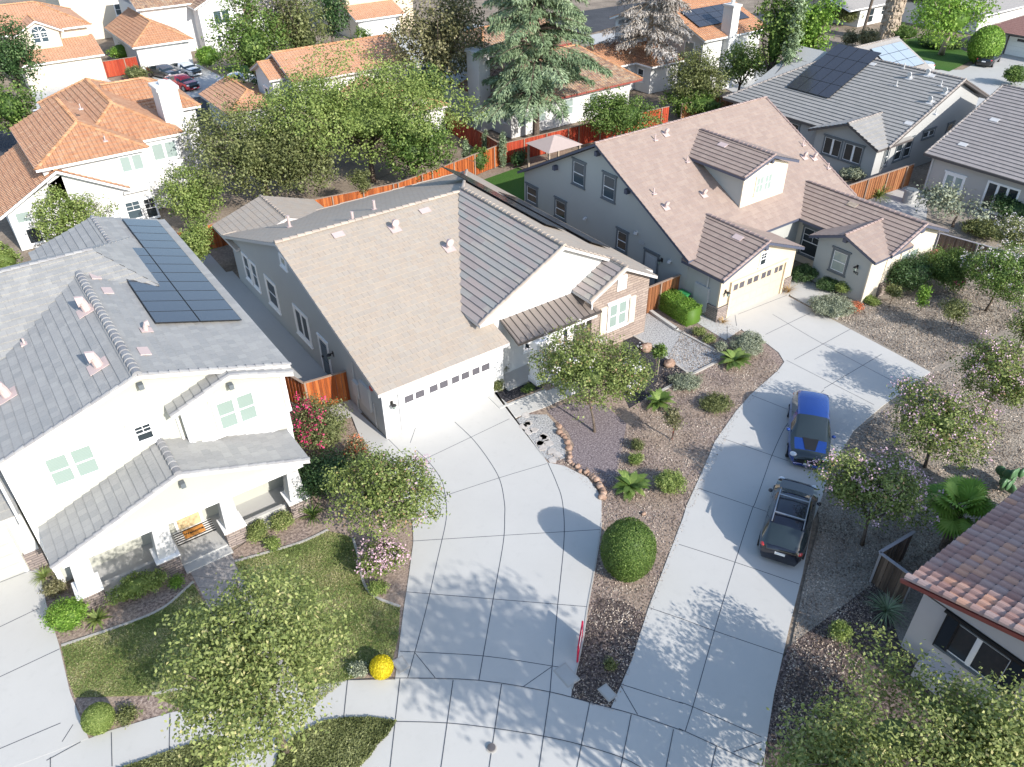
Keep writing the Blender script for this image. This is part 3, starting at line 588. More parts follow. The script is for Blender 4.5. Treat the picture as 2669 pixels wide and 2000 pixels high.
nR = np.array([.52,0,1.]); oR = np.array([17.2,6.2,zx(17.2)])
solar(HC, (16.9,3.3,zx(16.9)), (0,1,0), (-1,0,.52), nR, 9, 1, 1.02, 1.65); solar(HC, (14.9,5.0,zx(14.9)), (0,1,0), (-1,0,.52), nR, 11, 1, 1.02, 1.65)

# ------------------------------------------------------------------ right house: rose roof with dormer
HR = thing('house', 'greige house with rose brown tile roof, large dormer and buff garage door', 'house', (28, 8, 0))
w_ = MB(); s3 = .52; zr3 = lambda y: 7.78-s3*abs(y-9.06)
pent(w_, 'x', [(.6,0),(17.1,0),(17.1,3.4),(9.06,7.55),(.6,3.15)], 20.9, 36.2); w_.build('wall', M['wallr3'], HR)
w_ = MB(); pent(w_, 'y', [(20.92,0),(27.5,0),(27.5,2.95),(24.2,4.2),(20.92,2.95)], -1.9, 2); w_.build('garage_side_wall', M['wallr3'], HR)
w_ = MB(); pent(w_, 'y', [(20.9,.0),(27.52,0),(27.52,2.97),(24.2,4.22),(20.9,2.97)], -2.0, -1.88); w_.build('garage_front', M['buff'], HR)
w_ = MB(); pent(w_, 'y', [(31.2,0),(36.4,0),(36.4,3.05),(33.65,4.1),(31.2,3.05)], -5.9, 2); w_.build('wing_wall', M['beige'], HR)
w_ = MB(); pent(w_, 'x', [(-5.75,0),(-2.0,0),(-2.0,3.05),(-3.95,3.75),(-5.75,3.05)], 29.7, 32); w_.build('study_wall', M['wallr3'], HR)
w_ = MB(); w_.box((29.66,-5.85,0),(31.2,-5.72,3.0)); w_.build('study_front', M['beige'], HR)
w_ = MB(); pent(w_, 'y', [(26.82,3.9),(30.95,3.9),(30.95,6.25),(28.9,6.95),(26.82,6.25)], 2.2, 7); w_.build('dormer_wall', M['wallr3'], HR)
w_ = MB(); pent(w_, 'y', [(26.8,3.9),(30.97,3.9),(30.97,6.27),(28.9,6.97),(26.8,6.27)], 2.16, 2.24); w_.build('dormer_front', M['beige'], HR)
r = Roof(th=.34, butt=.02); r2 = Roof(th=.36, butt=.055)
r.slope([(20.45,.25,zr3(.25)),(30.6,.25,zr3(.25)),(36.7,.9,zr3(.9)),(36.7,9.06,7.78),(20.45,9.06,7.78)]) if False else r.slope([(20.45,.25,zr3(.25)),(36.7,.25,zr3(.25)),(36.7,9.06,7.78),(20.45,9.06,7.78)])
r.slope([(20.45,17.35,zr3(17.35)),(36.7,17.35,zr3(17.35)),(36.7,9.06,7.78),(20.45,9.06,7.78)]); r.cap((20.45,9.06,7.8),(36.7,9.06,7.8),.09)
r.cap((36.64,.3,zr3(.3)),(36.64,9.06,7.8),.08)
zg = lambda x: 4.36-.38*abs(x-24.15)
r2.slope([(20.55,-2.4,zg(20.55)),(24.15,-2.4,zg(24.15)),(24.15,2.9,zg(24.15)),(20.55,.9,zg(20.55))]); r.slope([(27.75,-2.4,zg(27.75)),(24.15,-2.4,zg(24.15)),(24.15,2.9,zg(24.15)),(27.75,.5,zg(27.75))])
r2.cap((24.15,-2.4,4.4),(24.15,2.4,4.4),.11); r2.cap((20.55,-2.34,3.02),(24.15,-2.34,4.38),.09)
zd = lambda x: 7.26-.33*abs(x-28.9)
r2.slope([(26.3,1.75,zd(26.3)),(28.9,1.75,7.26),(28.9,8.2,7.26),(26.3,6.6,zd(26.3))]); r.slope([(31.5,1.75,zd(31.5)),(28.9,1.75,7.26),(28.9,8.2,7.26),(31.5,6.6,zd(31.5))])
r2.cap((28.9,1.75,7.3),(28.9,7.9,7.3),.1); r2.cap((26.3,1.81,6.43),(28.9,1.81,7.28),.09)
zw = lambda x: 4.3-.38*abs(x-33.65)
r2.slope([(30.6,-6.4,zw(30.6)),(33.65,-6.4,4.3),(33.65,2.6,4.3),(30.6,.6,zw(30.6))]); r.slope([(36.75,-6.4,zw(36.75)),(33.65,-6.4,4.3),(33.65,2.6,4.3),(36.75,.6,zw(36.75))])
r2.cap((33.65,-6.4,4.33),(33.65,2.2,4.33),.1); r2.cap((30.6,-6.34,3.16),(33.65,-6.34,4.32),.09)
r.gable('x', -6.3, -1.65, 29.1, 33.0, 3.12, 3.12, -3.97, 4.0, capr=.09)
r.done(HR, M['tileR3'], M['fasciablue'], M['capR']); r2.done(HR, M['tileR3'], M['fasciablue'], M['capR'])
tg = dict(trim='trimgrey', cas=.13)
for y0, y1, z0, z1, p in ((15.45,16.85,1.3,2.65,'glassdark'),(12.15,13.45,1.3,2.7,'glassdark'),(10.3,11.65,4.3,6.0,'glassblue'),(7.3,8.6,4.3,6.0,'glassblue'),(5.85,6.95,1.3,2.75,'glassdark')): window(HR, 'S', 20.9, y0, y1, z0, z1, pane=p, **tg)
door(HR, 'S', 20.9, 3.0, 4.3, .05, 2.3, M['wallc'], M['trimgrey']); wall_lamp(HR, 'S', 20.9, 2.75, 2.15, 1.2)
m_ = MB()
for y, z in ((10.05,2.32),(5.13,3.1),(2.05,2.35)): m_.tube([(20.9,y,z),(20.78,y,z),(20.74,y,z-.1)], [.1,.12,.13], 8)
m_.each('wall_vent', M['ltgrey'], HR)
m_ = MB(); 
for k in range(3): m_.box((20.87,4.35,2.5+k*.09),(20.9-.06,4.85,2.54+k*.09))
m_.each('louvre', M['ltgrey'], HR)
m_ = MB()
for y, z in ((9.06,7.3),(6.1,5.75),(13.3,5.1)): m_.box((20.55,y-.12,z-.35),(20.95,y+.12,z-.05))
m_.box((24.05,-2.3,3.8),(24.3,-2.0,4.05)); m_.box((33.5,-6.3,3.75),(33.8,-5.9,4.0)); m_.box((28.8,1.8,6.75),(29.0,2.2,6.95)); m_.box((29.2,-4.1,3.5),(29.7,-3.85,3.75)); m_.each('bracket', M['fasciablue'], HR)
garage_door(HR, 'F', -2.0, 21.85, 26.6, 2.25, M['garbuff'], M['buff'], [(22.05,22.4),(22.55,22.95),(23.25,23.65),(23.8,24.2),(24.5,24.88),(25.0,25.35),(25.7,26.0),(26.1,26.42)], (1.72,2.1), 'garglass', trimw=.16)
window(HR, 'F', -2.0, 24.05, 24.7, 2.62, 3.55, pane='glassdark', cas=.07, bars=1, head=False); wall_lamp(HR, 'F', -2.0, 21.35, 1.9, 1.2)
window(HR, 'S', 29.7, -4.3, -3.12, 1.2, 2.72, pane='glassmid', **tg); wall_lamp(HR, 'S', 29.7, -4.95, 2.15, 1.1)
text_on(HR, '942', (29.68,-4.95,1.72), (R_(90),0,R_(-90)), .24, M['bronze'], 'house_number', .012)
window(HR, 'F', .6, 30.95+.0, 32.0, .9, 2.4, pane='glassdark', bars=1, trim='trimgrey') if False else None
window(HR, 'S', 31.2, -1.5, .2, .6, 2.6, pane='glassdark', bars=1, trim='trimgrey')
window(HR, 'F', 2.16, 27.95, 29.62, 4.75, 6.0, pane='glassmid', halves=2, trim='beige', cas=.1, bars=1, rail=False, head=False)
window(HR, 'F', -5.9, 32.6, 34.6, .9, 2.5, pane='glassmid', halves=2, trim='beige')
m_ = MB(); m_.box((20.82,-2.1,0),(21.75,-1.2,.95)); m_.box((26.9,-2.08,0),(27.58,-1.8,.95)); m_.box((31.1,-6.0,0),(36.45,-5.7,.95)); m_.each('stone_base', M['stoneG'], HR)
m_ = MB(); m_.box((20.8,-1.25,.35),(20.92,-.15,1.9)); m_.box((20.78,-.62,1.0),(20.9,-.16,1.8)); m_.tube([(20.84,-1.05,.2),(20.84,-1.05,2.8)], [.05,.05], 6); m_.each('utility_box', M['wallc'], HR)
m_ = MB(); m_.tube([(29.66,-5.8,2.95),(29.66,-5.8,.1)], [.05,.05], 6); m_.each('downpipe', M['beige'], HR)
n3 = (0,-s3,1); p3 = (0,9.06,7.78)
for px, py in ((1437,291),(1437,449),(1519,422),(1736,341),(1757,343)): roof_vent(HR, atp(px, py, n3, p3), n3, (0,-1,-.5), s=.85)
for px, py in ((1415,304),(1484,351),(1412,420),(1734,315),(1788,365)): pipe_vent(HR, atp(px, py, n3, p3), h=.4)
for px, py in ((1594,515),): roof_patch(HR, atp(px, py, (-.38,0,1), (24.15,0,4.36)), (-.38,0,1))
roof_patch(HR, atp(1561,315,(-.33,0,1),(28.9,0,7.26)), (-.33,0,1)); roof_patch(HR, atp(1841,444,(-.38,0,1),(33.65,0,4.3)), (-.38,0,1), 'barkpale')

# ------------------------------------------------------------------ neighbours to the right
H4 = thing('house', 'grey-blue house under a brown ribbed tile roof with a square black solar array', 'house', (52, 12, 0))
w_ = MB(); pent(w_, 'y', [(47.9,0),(60.5,0),(60.5,4.6),(56.3,6.5),(47.9,3.0)], 5.2, 21); w_.build('wall', M['greywall'], H4)
w_ = MB(); pent(w_, 'x', [(5.3,0),(11.0,0),(11.0,2.95),(7.95,4.1),(5.3,2.95)], 46.8, 50); w_.build('bay_wall', M['greywall'], H4)
r = Roof(th=.4, butt=.07); z4 = lambda x: 6.7-.425*abs(x-56.3)
r.slope([(47.5,4.75,z4(47.5)),(56.3,4.75,6.7),(56.3,16.5,6.7),(47.5,22,z4(47.5))]); r.slope([(62,4.75,z4(62)),(56.3,4.75,6.7),(56.3,16.5,6.7),(62,20,z4(62))]); r.slope([(47.5,22,z4(47.5)),(56.3,16.5,6.7),(62,22,z4(62))])
r.cap((56.3,4.75,6.73),(56.3,16.5,6.73),.12); r.cap((47.5,22,z4(47.5)),(56.3,16.5,6.7),.12); r.cap((47.5,4.81,z4(47.5)+.03),(56.3,4.81,6.72),.1); r.cap((56.3,4.81,6.72),(62,4.81,z4(62)),.1)
r.gable('x', 4.9, 11.45, 46.2, 51, 2.98, 2.98, 8.0, 4.32, capr=.1)
r.done(H4, M['tileR4'], M['fasciadark'], M['cap'])
window(H4, 'S', 46.8, 8.38, 10.15, 1.2, 2.75, pane='glassdark', halves=2, rail=False, trim='trimgrey'); window(H4, 'S', 46.8, 6.4, 8.2, 1.2, 2.75, pane='glassdark', halves=2, rail=False, trim='trimgrey')
window(H4, 'S', 47.9, 13.4, 14.8, 1.6, 2.6, pane='glassdark', rail=False, trim='trimgrey')
for a in (49.3, 50.6): window(H4, 'F', 5.2, a, a+1.05, 1.3, 2.95, pane='glassdark', trim='trimgrey')
window(H4, 'F', 5.2, 52.9, 54.7, 2.4, 3.1, pane='glassdark', halves=2, rail=False, trim='trimgrey'); window(H4, 'F', 5.2, 47.95, 48.5, 1.2, 2.8, pane='glassdark', trim='trimgrey'); window(H4, 'F', 5.2, 56.6, 57.6, 1.5, 3, pane='glassdark', trim='trimgrey')
solar(H4, (50.6,13.0,z4(50.6)), (0,1,0), (1,0,.425), (-.425,0,1), 4, 4, 1.1, 1.75)
n4 = (-.425,0,1); p4 = (56.3,0,6.7)
for px, py in ((1965,170),(2010,222),(2042,203),(2005,163)): roof_vent(H4, atp(px, py, n4, p4), n4, (-1,0,-.4), 'cap' if False else 'ltgrey', s=1)
for px, py in ((1936,187),(2032,187),(2020,248),(1952,149)): pipe_vent(H4, atp(px, py, n4, p4), 'ltgrey', h=.45)
for px, py in ((1884,140),(2011,165),(1963,268)): roof_patch(H4, atp(px, py, n4, p4), n4, 'ltgrey')
H5 = thing('house', 'warm grey house with ribbed mauve-brown roof cut by the right edge of the view', 'house', (56, -4, 0))
w_ = MB(); pent(w_, 'y', [(49,0),(62,0),(62,4.8),(57.7,6.35),(49,2.95)], -14, 1.95); w_.build('wall', M['wallr5'], H5)
r = Roof(th=.4, butt=.065); z5 = lambda x: 6.58-.39*abs(x-57.7)
r.gable('y', 48.5, 63, -14.5, 2.45, z5(48.5), z5(63), 57.7, 6.58, rake1=True); r.done(H5, M['tileR5'], M['fasciadark'], M['cap'])
window(H5, 'S', 49, -1.0, .6, .6, 2.0, pane='glassmid', halves=2, cas=.16, rail=False)
M['curtain'] = plain('sliding door blind', (.5,.5,.5), .6)
d_ = window(H5, 'S', 49, -5.0, -2.6, .1, 2.3, pane='glassdark', halves=3, rail=False, head=False)
for px, py in ((2148,259),(2080,312)): roof_patch(H5, atp(px, py+2, (-.39,0,1), (57.7,0,6.58)), (-.39,0,1), 'ltgrey')
m_ = MB(); m_.tube([(48.9,1.8,2.9),(48.9,1.8,.1)], [.05,.05], 6); m_.build('downpipe', M['ltgrey'], H5)
H6 = thing('house', 'low house with pale grey shingle roof and pale blue solar panels behind the ribbed roof', 'house', (67, 20, 0))
w_ = MB(); pent(w_, 'x', [(15.3,0),(24.5,0),(24.5,3),(19.8,5.2),(15.3,3)], 63, 70.6); w_.build('wall', M['ltgrey'], H6)
r = Roof(th=.3, butt=.015); r.gable('x', 14.8, 24.8, 62.2, 71, 3.0, 3.0, 19.8, 5.5); r.done(H6, M['shinglegrey'], M['fasciadark'], M['cap'])
M['solarpale'] = plain('pale solar', (.30,.36,.42), .3, 0, .8); so = M['solar']; M['solar'] = M['solarpale']
solar(H6, (65.2,16.0,3.6), (1,0,0), (0,1,.5), (0,-.5,1), 3, 3, 1.7, 1.15); M['solar'] = so
# bottom right: clay barrel tiles, built tile by tile
H7 = thing('house', 'mauve-grey house with rose barrel tile roof and slatted black shutters', 'house', (13, -24, 0))
w_ = MB(); w_.box((9.4,-31.8,0),(19.6,-21.4,2.95)); pent(w_, 'x', [(-31.8,2.9),(-21.4,2.9),(-26.6,4.6)], 9.4, 19.6); w_.build('wall', M['wallbr'], H7)
s7 = .252; z7 = lambda y: 3.34+s7*(-20.85-y)
tl = MB(); rr = random.Random(5); x0, x1, y0, y1 = 9.05, 20.0, -20.85, -26.6; tw, tl_ = .33, .42; slen = math.hypot(1, s7)
nx = int((x1-x0)/tw); ny = int((y0-y1)*slen/tl_)
for i in range(nx):
    xa = x0+i*tw+.02
    for j in range(ny):
        ya = y0-j*tl_/slen; yb = ya-(tl_+.05)/slen; q = rr.random(); q = q*.7 if q < .85 else q; lift = .05; v = []; K = 7
        for (y, dz, rad) in ((ya, lift, 1.04), (yb, 0, .96)):
            for k in range(K+1):
                t = k/K; h = math.sin(math.pi*min(t*1.45, 1))*.105 - .012; v.append((xa+tw*(t-.5)*rad+tw*.5, y, z7(y)+dz+h))
        v2 = [(p[0], p[1], p[2]-.05) for p in v[:K+1]]
        n = len(tl.v); 
        for k in range(K): tone_face(tl, q); tl.add([], [(0,)]); tl.f[-1] = [n+k, n+k+1, n+K+2+k, n+K+1+k]
        for k in range(K): tone_face(tl, q); tl.add([], [(0,)]); m0 = n+2*(K+1); tl.f[-1] = [m0+k, m0+k+1, n+k+1, n+k]
        tl.v += v+v2
RF = tl.build('roof', M['barrel'], H7)
r = Roof(); r.s.prism([(9.05,-20.85,z7(-20.85)),(20,-20.85,z7(-20.85)),(20,-26.6,z7(-26.6)),(9.05,-26.6,z7(-26.6))], (0,0,-.14)); r.s.prism([(9.05,-32.4,z7(-20.9)),(20,-32.4,z7(-20.9)),(20,-26.6,z7(-26.6)),(9.05,-26.6,z7(-26.6))], (0,0,-.14)); r.s.build('roof_deck', M['fasciadark'], H7)
for k in range(14):
    ya = -20.8-k*.42; r.cap((9.08,ya,z7(ya)+.06),(9.08,ya-.42,z7(ya-.42)+.06), .15, .42)
r.c.build('rake_tile', M['barrel'], RF)
m_ = MB(); m_.bar((9.0,-20.7,z7(-20.7)-.1),(9.0,-26.6,z7(-26.6)-.1), .09, .16); m_.build('fascia', M['fasciared'], H7)
m_ = MB(); m_.box((9.1,-20.95,3.2),(20,-20.8,3.3)); m_.build('gutter', M['fasciadark'], H7)
window(H7, 'S', 9.4, -24.5, -22.4, 1.25, 2.75, pane='glassdark', halves=2, rail=False, trim='trimgrey', cas=.05, head=False)
for a, b in ((-22.75,-22.3),(-24.95,-24.45)):
    sh = MB(); sh.box((9.31,a,1.2),(9.38,a+.04,2.8)); sh.box((9.31,b-.04,1.2),(9.38,b,2.8)); sh.box((9.31,a,1.16),(9.38,b,1.2)); sh.box((9.31,a,2.8),(9.38,b,2.84))
    for k in range(22): z = 1.22+k*.0718; sh.add([(9.3,a+.04,z),(9.3,b-.04,z),(9.37,b-.04,z+.05),(9.37,a+.04,z+.05)], [(0,1,2,3)])
    sh.build('shutter', M['black'], H7)
m_ = MB(); m_.box((9.28,-25.0,2.84),(9.4,-22.2,2.92)); m_.build('shutter_rail', M['black'], H7)
m_ = MB(); m_.box((8.6,-23.4,0),(9.4,-22.3,.75)); m_.build('window_well', M['wallbr'], H7)

# ------------------------------------------------------------------ houses behind
def simple_house(label, loc, walls, mw, gables, mt, mf, mc, th=.4, butt=.05):
    h = thing('house', label, 'house', loc)
    for axis, pts, b0, b1 in walls: w = MB(); pent(w, axis, pts, b0, b1); w.build('wall', mw, h)
    r = Roof(th=th, butt=butt)
    for g in gables: r.gable(*g[0], **g[1])
    r.done(h, mt, mf, mc); return h
def bx(x0, x1, h): return [(x0,0),(x1,0),(x1,h),(x0,h)]
H8 = simple_house('white two-storey house with orange clay tile roof and a tall square white chimney', (-2, 40, 0),
    [('y', bx(-7.9,-1.35,5.35), 33.5, 44), ('y', bx(-6,1.65,5.35), 35.2, 48), ('y', bx(-6,5,5.35), 41.4, 48.5), ('y', [(-10.9,0),(-6.9,0),(-6.9,4.6),(-10.9,2.8)], 33.5, 42)], M['white'],
    [(('y', -8.3, -.9, 33.05, 44, 5.4, 5.4, -4.5, 7.0), dict(hip0=3.6, capr=.14)), (('y', -5.3, 2.15, 34.9, 50, 5.4, 5.4, -1.5, 7.25), dict(hip0=4.2, hip1=2.5, capr=.14)), (('x', 41, 49, -1, 5.4, 5.4, 5.4, 45, 7.2), dict(hip1=3, capr=.14)),
     (('y', -11.4, -2.9, 33, 43, 2.8, 2.8, -7.15, 5.1), dict(capr=.14))], M['tileO'], M['trimw'], M['capO'], butt=.07)
m_ = MB(); m_.box((1.55,37.0,0),(3.0,39.0,8.0)); m_.box((1.45,36.9,8.0),(3.1,39.1,8.25)); m_.cyl((2.25,38,8.25), .3, .3, 10); m_.build('chimney', M['white'], H8)
window(H8, 'F', 33.5, -3.05, -1.4, 3.8, 5.05, halves=2, rail=False, head=False, cas=.07); window(H8, 'F', 35.2, -.4, 1.5, 3.6, 4.95, halves=2, rail=False, head=False, cas=.07, pane='glassmid')
window(H8, 'F', 33.5, -3.6, -2.45, .3, 1.75, halves=1, bars=1, head=False, pane='glassblue', cas=.07); window(H8, 'F', 33.5, -2.3, -1.4, .1, 1.7, bars=1, head=False, pane='glassdark', cas=.07)
window(H8, 'F', 33.5, -10.55, -9.5, 1.9, 2.75, head=False, rail=False, cas=.06); window(H8, 'F', 33.5, -9.3, -8.2, 1.9, 2.8, head=False, rail=False, cas=.06); window(H8, 'F', 33.5, -10.3, -9.3, .3, 1.5, head=False, rail=False, cas=.06, pane='glassdark')
m_ = MB(); m_.box((-3.4,33.2,2.4),(-1.6,33.5,2.55)); m_.build('ledge', M['white'], H8)
for px, py in ((175,237),(228,306)): pipe_vent(H8, atp(px, py, (0,-.43,1), (0,33,5.4)), 'ventpink', h=.4)
H9 = simple_house('peach-roofed house with an arched gridded window above two cream garage doors', (0, 82, 0),
    [('y', bx(-3.2,4.9,5.4), 81, 90), ('y', bx(-3.2,4.9,2.8), 77.6, 82), ('y', [(-2.4,0),(1.7,0),(1.7,5.4),(-.3,6.5),(-2.4,5.4)], 79.6, 83)], M['beige'],
    [(('x', 80.4, 92, -8, 5.4, 5.4, 5.4, 85.5, 7.6), dict(hip1=4.5, capr=.14)), (('y', -2.9, 2.2, 79.2, 84, 5.4, 5.4, -.35, 6.7), dict(capr=.1))], M['tileP'], M['trimw'], M['capO'])
r = Roof(th=.4, butt=.05); r.slope([(-3.6,77.1,2.8),(5.3,77.1,2.8),(5.3,81.2,4.3),(-3.6,81.2,4.3)]); r.done(H9, M['tileP'], M['trimw'], M['capO'])
garage_door(H9, 'F', 77.6, -2.9, .5, 2.2, M['beige'], M['trimw'], [], None); garage_door(H9, 'F', 77.6, 1.2, 4.3, 2.2, M['beige'], M['trimw'], [], None)
W9 = window(H9, 'F', 79.6, -1.1, .6, 4.3, 5.5, pane='glassblue', halves=2, bars=1, cas=.1, head=False)
m_ = MB(); c = (-.25, 5.5)
m_.prism([(c[0]+.8*math.cos(t*math.pi/12), 79.55, c[1]+.62*math.sin(t*math.pi/12)) for t in range(13)], (0,-.03,0)); m_.build('pane', M['glassblue'], W9)
m_ = MB()
for t in range(12):
    a, b = t*math.pi/12, (t+1)*math.pi/12; m_.bar((c[0]+.8*math.cos(a),79.5,c[1]+.62*math.sin(a)), (c[0]+.8*math.cos(b),79.5,c[1]+.62*math.sin(b)), .08, .08)
for t in (3,6,9): m_.bar((c[0],79.5,c[1]), (c[0]+.8*math.cos(t*math.pi/12),79.5,c[1]+.62*math.sin(t*math.pi/12)), .05, .04)
m_.build('sash', M['trimw'], W9)
H10 = simple_house('detached garage with orange hip roof and wide white door behind parked cars', (11, 81, 0),
    [('y', bx(9.0,15.1,2.9), 77.9, 90)], M['white'], [(('y', 8.5, 15.6, 77.3, 91, 3, 3, 12, 4.9), dict(hip0=3.4, capr=.14))], M['tileO'], M['trimw'], M['capO'])
garage_door(H10, 'F', 77.9, 9.9, 14.4, 2.2, M['garwhite'], M['trimw'], [], None)
H11 = simple_house('white two-storey house with arched window behind the orange hip garage', (19, 92, 0),
    [('y', bx(12,19,5.6), 85, 96), ('y', [(18.3,0),(24,0),(24,5.4),(21,6.6),(18.3,5.4)], 82.5, 94), ('y', [(24,0),(28,0),(28,3.2),(26,4.2),(24,3.2)], 82, 92)], M['white'],
    [(('x', 84.4, 97, 11.5, 20, 5.7, 5.7, 90, 7.7), dict(capr=.12)), (('y', 17.8, 24.4, 82, 94, 5.4, 5.4, 21.1, 6.9), dict(capr=.12)), (('y', 23.6, 28.5, 81.5, 92, 3.2, 3.2, 26, 4.4), dict(capr=.12))], M['tileB'], M['trimw'], M['capO'])
window(H11, 'F', 82.5, 20, 22.2, 3.2, 4.9, pane='glassblue', halves=2, rail=False, cas=.09); window(H11, 'F', 82.5, 19.9, 20.6, .4, 2.1, pane='glassdark', head=False)
H12 = simple_house('small gabled stucco house with peach tile roof half hidden by the big lime-green tree', (19, 46, 0),
    [('x', [(43.4,0),(50.4,0),(50.4,5.2),(47,6.9),(43.4,5.2)], 14.6, 26), ('x', [(45.5,0),(49.6,0),(49.6,5.3),(47.5,6.2),(45.5,5.3)], 13.3, 15), ('y', [(22,0),(26.2,0),(26.2,2.7),(22,4.2)], 36.8, 45), ('y', bx(9.5,14.8,2.6), 47, 54)], M['white'],
    [(('x', 42.9, 51, 14.2, 26.5, 5.3, 5.3, 47, 7.1), dict(capr=.12)), (('x', 45.1, 50, 12.9, 15, 5.3, 5.3, 47.5, 6.4), dict(capr=.1, rake0=True)), (('y', 16, 26.6, 36.4, 45, 2.7, 2.7, 21.3, 4.7), dict(hip0=2, capr=.12)), (('y', 9, 14.8, 46.5, 55, 2.6, 2.6, 12, 3.8), dict(hip0=2.5, capr=.12))], M['tileP'], M['fasciawhite'], M['capO'])
window(H12, 'S', 13.3, 46.9, 47.9, 2.8, 4.2, pane='glassblue'); window(H12, 'S', 14.6, 44.2, 45.2, 3.2, 4.6, pane='glassblue')
H13 = simple_house('cream house with gridded upper windows over a wide white garage door beyond the drive', (40, 78, 0),
    [('y', bx(37,43.2,2.9), 76.2, 86), ('y', bx(36.9,47,7), 79, 90)], M['buff'], [(('x', 75.4, 86, 36.3, 43.8, 2.8, 2.8, 81, 4.7), dict(capr=.1)), (('x', 78.5, 91, 36.3, 48, 6.6, 6.6, 84.5, 8.8), dict(capr=.12))], M['tileP'], M['trimw'], M['capO'])
garage_door(H13, 'F', 76.2, 37.8, 42.4, 2.2, M['garwhite'], M['trimw'], [], None); m_ = MB(); m_.box((36.98,76.12,0),(43.2,76.2,2.85)); m_.build('garage_front', M['white'], H13)
for a in (38.2, 41.3): window(H13, 'F', 79, a, a+1.5, 4.3, 6.1, pane='glasspale', halves=2, bars=1, cas=.12)
H14 = simple_house('white two-storey house under the cedar with brown clay roof and square white chimney', (35, 36, 0),
    [('y', bx(30.3,45,2.9), 31.9, 46), ('y', bx(32.6,42,5.6), 39.5, 47)], M['white'],
    [(('x', 31.2, 40.5, 30.0, 46, 3.0, 3.0, 38, 5.4), dict(hip0=3.5, hip1=3, capr=.13)), (('x', 38.8, 48, 32, 43, 5.5, 5.5, 43.4, 7.2), dict(hip0=3, capr=.13))], M['tileB'], M['fasciared'], M['capO'], butt=.06)
m_ = MB(); m_.box((29.1,35.2,0),(30.3,37.2,6.9)); m_.box((28.95,35.05,6.9),(30.45,37.35,7.15)); m_.build('chimney', M['white'], H14)
for y in (32.5, 34.1, 36.0 - 1.3 + 3.1): window(H14, 'S', 30.3, y, y+.6, 1.2, 2.7, pane='glassmid', head=False, cas=.05)
for x in (31.0, 33.2, 36.5, 39.6): window(H14, 'F', 31.9, x, x+1.2, .9, 2.5, pane='glassmid', head=False, cas=.06)
H15 = simple_house('white two-storey house with orange roof, silver-edged solar panels and white chimney', (60, 36, 0),
    [('x', [(31.8,0),(45.5,0),(45.5,5.4),(38.6,8.0),(31.8,5.4)], 55, 64), ('y', bx(50.5,55.2,2.9), 34.6, 42), ('y', bx(44.5,51.5,2.9), 36.9, 44)], M['white'],
    [(('x', 31.2, 46, 54.5, 64.6, 5.4, 5.4, 38.6, 8.1), dict(capr=.12, rake0=True)), (('x', 33.9, 42, 49.9, 55.4, 3.0, 3.0, 38, 4.4), dict(hip0=3, capr=.12)), (('x', 36.3, 44, 43.8, 50.5, 3, 3, 40, 4.4), dict(hip0=3, capr=.12))], M['tileO'], M['trimw'], M['capO'])
solar(H15, (55.6,33.2,5.4+.365*2.0), (1,0,0), (0,1,.365), (0,-.365,1), 5, 3, 1.55, 1.05)
m_ = MB(); m_.box((58.0,31.0,0),(59.1,32.3,8.2)); m_.box((57.9,30.9,8.2),(59.2,32.4,8.4)); m_.cyl((58.5,31.6,8.4), .2, .4, 8); m_.build('chimney', M['white'], H15)
window(H15, 'S', 55, 33.0, 34.4, 3.4, 4.9, pane='glassmid', head=False, cas=.07, rail=False); window(H15, 'S', 50.5, 35.6, 36.6, 1, 2.4, pane='glassdark', head=False)
H16 = simple_house('long low white house with pale grey roof behind the shaggy palm trunk', (100, 44, 0),
    [('x', [(40.5,0),(50,0),(50,2.6),(40.5,2.6)], 96, 125), ('x', bx(28,40,2.6), 104, 125)], M['white'], [(('x', 39.6, 51, 92, 126, 2.7, 2.7, 45, 4.3), dict(capr=.06)), (('x', 27, 41, 103, 126, 2.7, 2.7, 34, 4.3), dict(capr=.06))], M['shinglegrey'], M['trimw'], M['cap'], butt=.01)
window(H16, 'F', 40.5, 98, 99.4, .2, 2.2, pane='glassdark', head=False); window(H16, 'F', 40.5, 101, 103, .9, 2.2, pane='glassdark', halves=2, head=False); 
for y in (29.5, 33.5): window(H16, 'S', 104, y, y+1.8, .9, 2.2, pane='glassdark', halves=2, head=False)
H17 = simple_house('low house with red-brown shingle roof and white garage door at the top right', (100, 18, 0),
    [('y', bx(97,112,2.5), 8, 22)], M['ltgrey'], [(('y', 95.6, 114, 6, 23.5, 2.6, 2.6, 104, 5.2), dict(hip1=5, capr=.06))], M['shingle'], M['fasciadark'], M['cap'], butt=.012)
f_ = garage_door(H17, 'S', 97, 13.2, 20.4, 2.1, M['garwhite'], M['fasciadark'], [(14.2,15.4),(16.2,17.4),(18.2,19.4)], (1.65,1.95))
H18 = simple_house('beige windowless-looking gable wall house beyond the arched-window house', (14, 112, 0),
    [('y', bx(5.5,14.5,6.5), 100, 112)], M['beige'], [(('x', 99, 113, 4, 15.2, 6.6, 6.6, 106, 8.6), dict(capr=.1))], M['tileP'], M['trimw'], M['capO'])
H18['label'] = 'tall beige house with one small window at the top edge behind the garage'
window(H18, 'F', 100, 12, 13.8, 2.6, 4.2, pane='glassblue', halves=2)

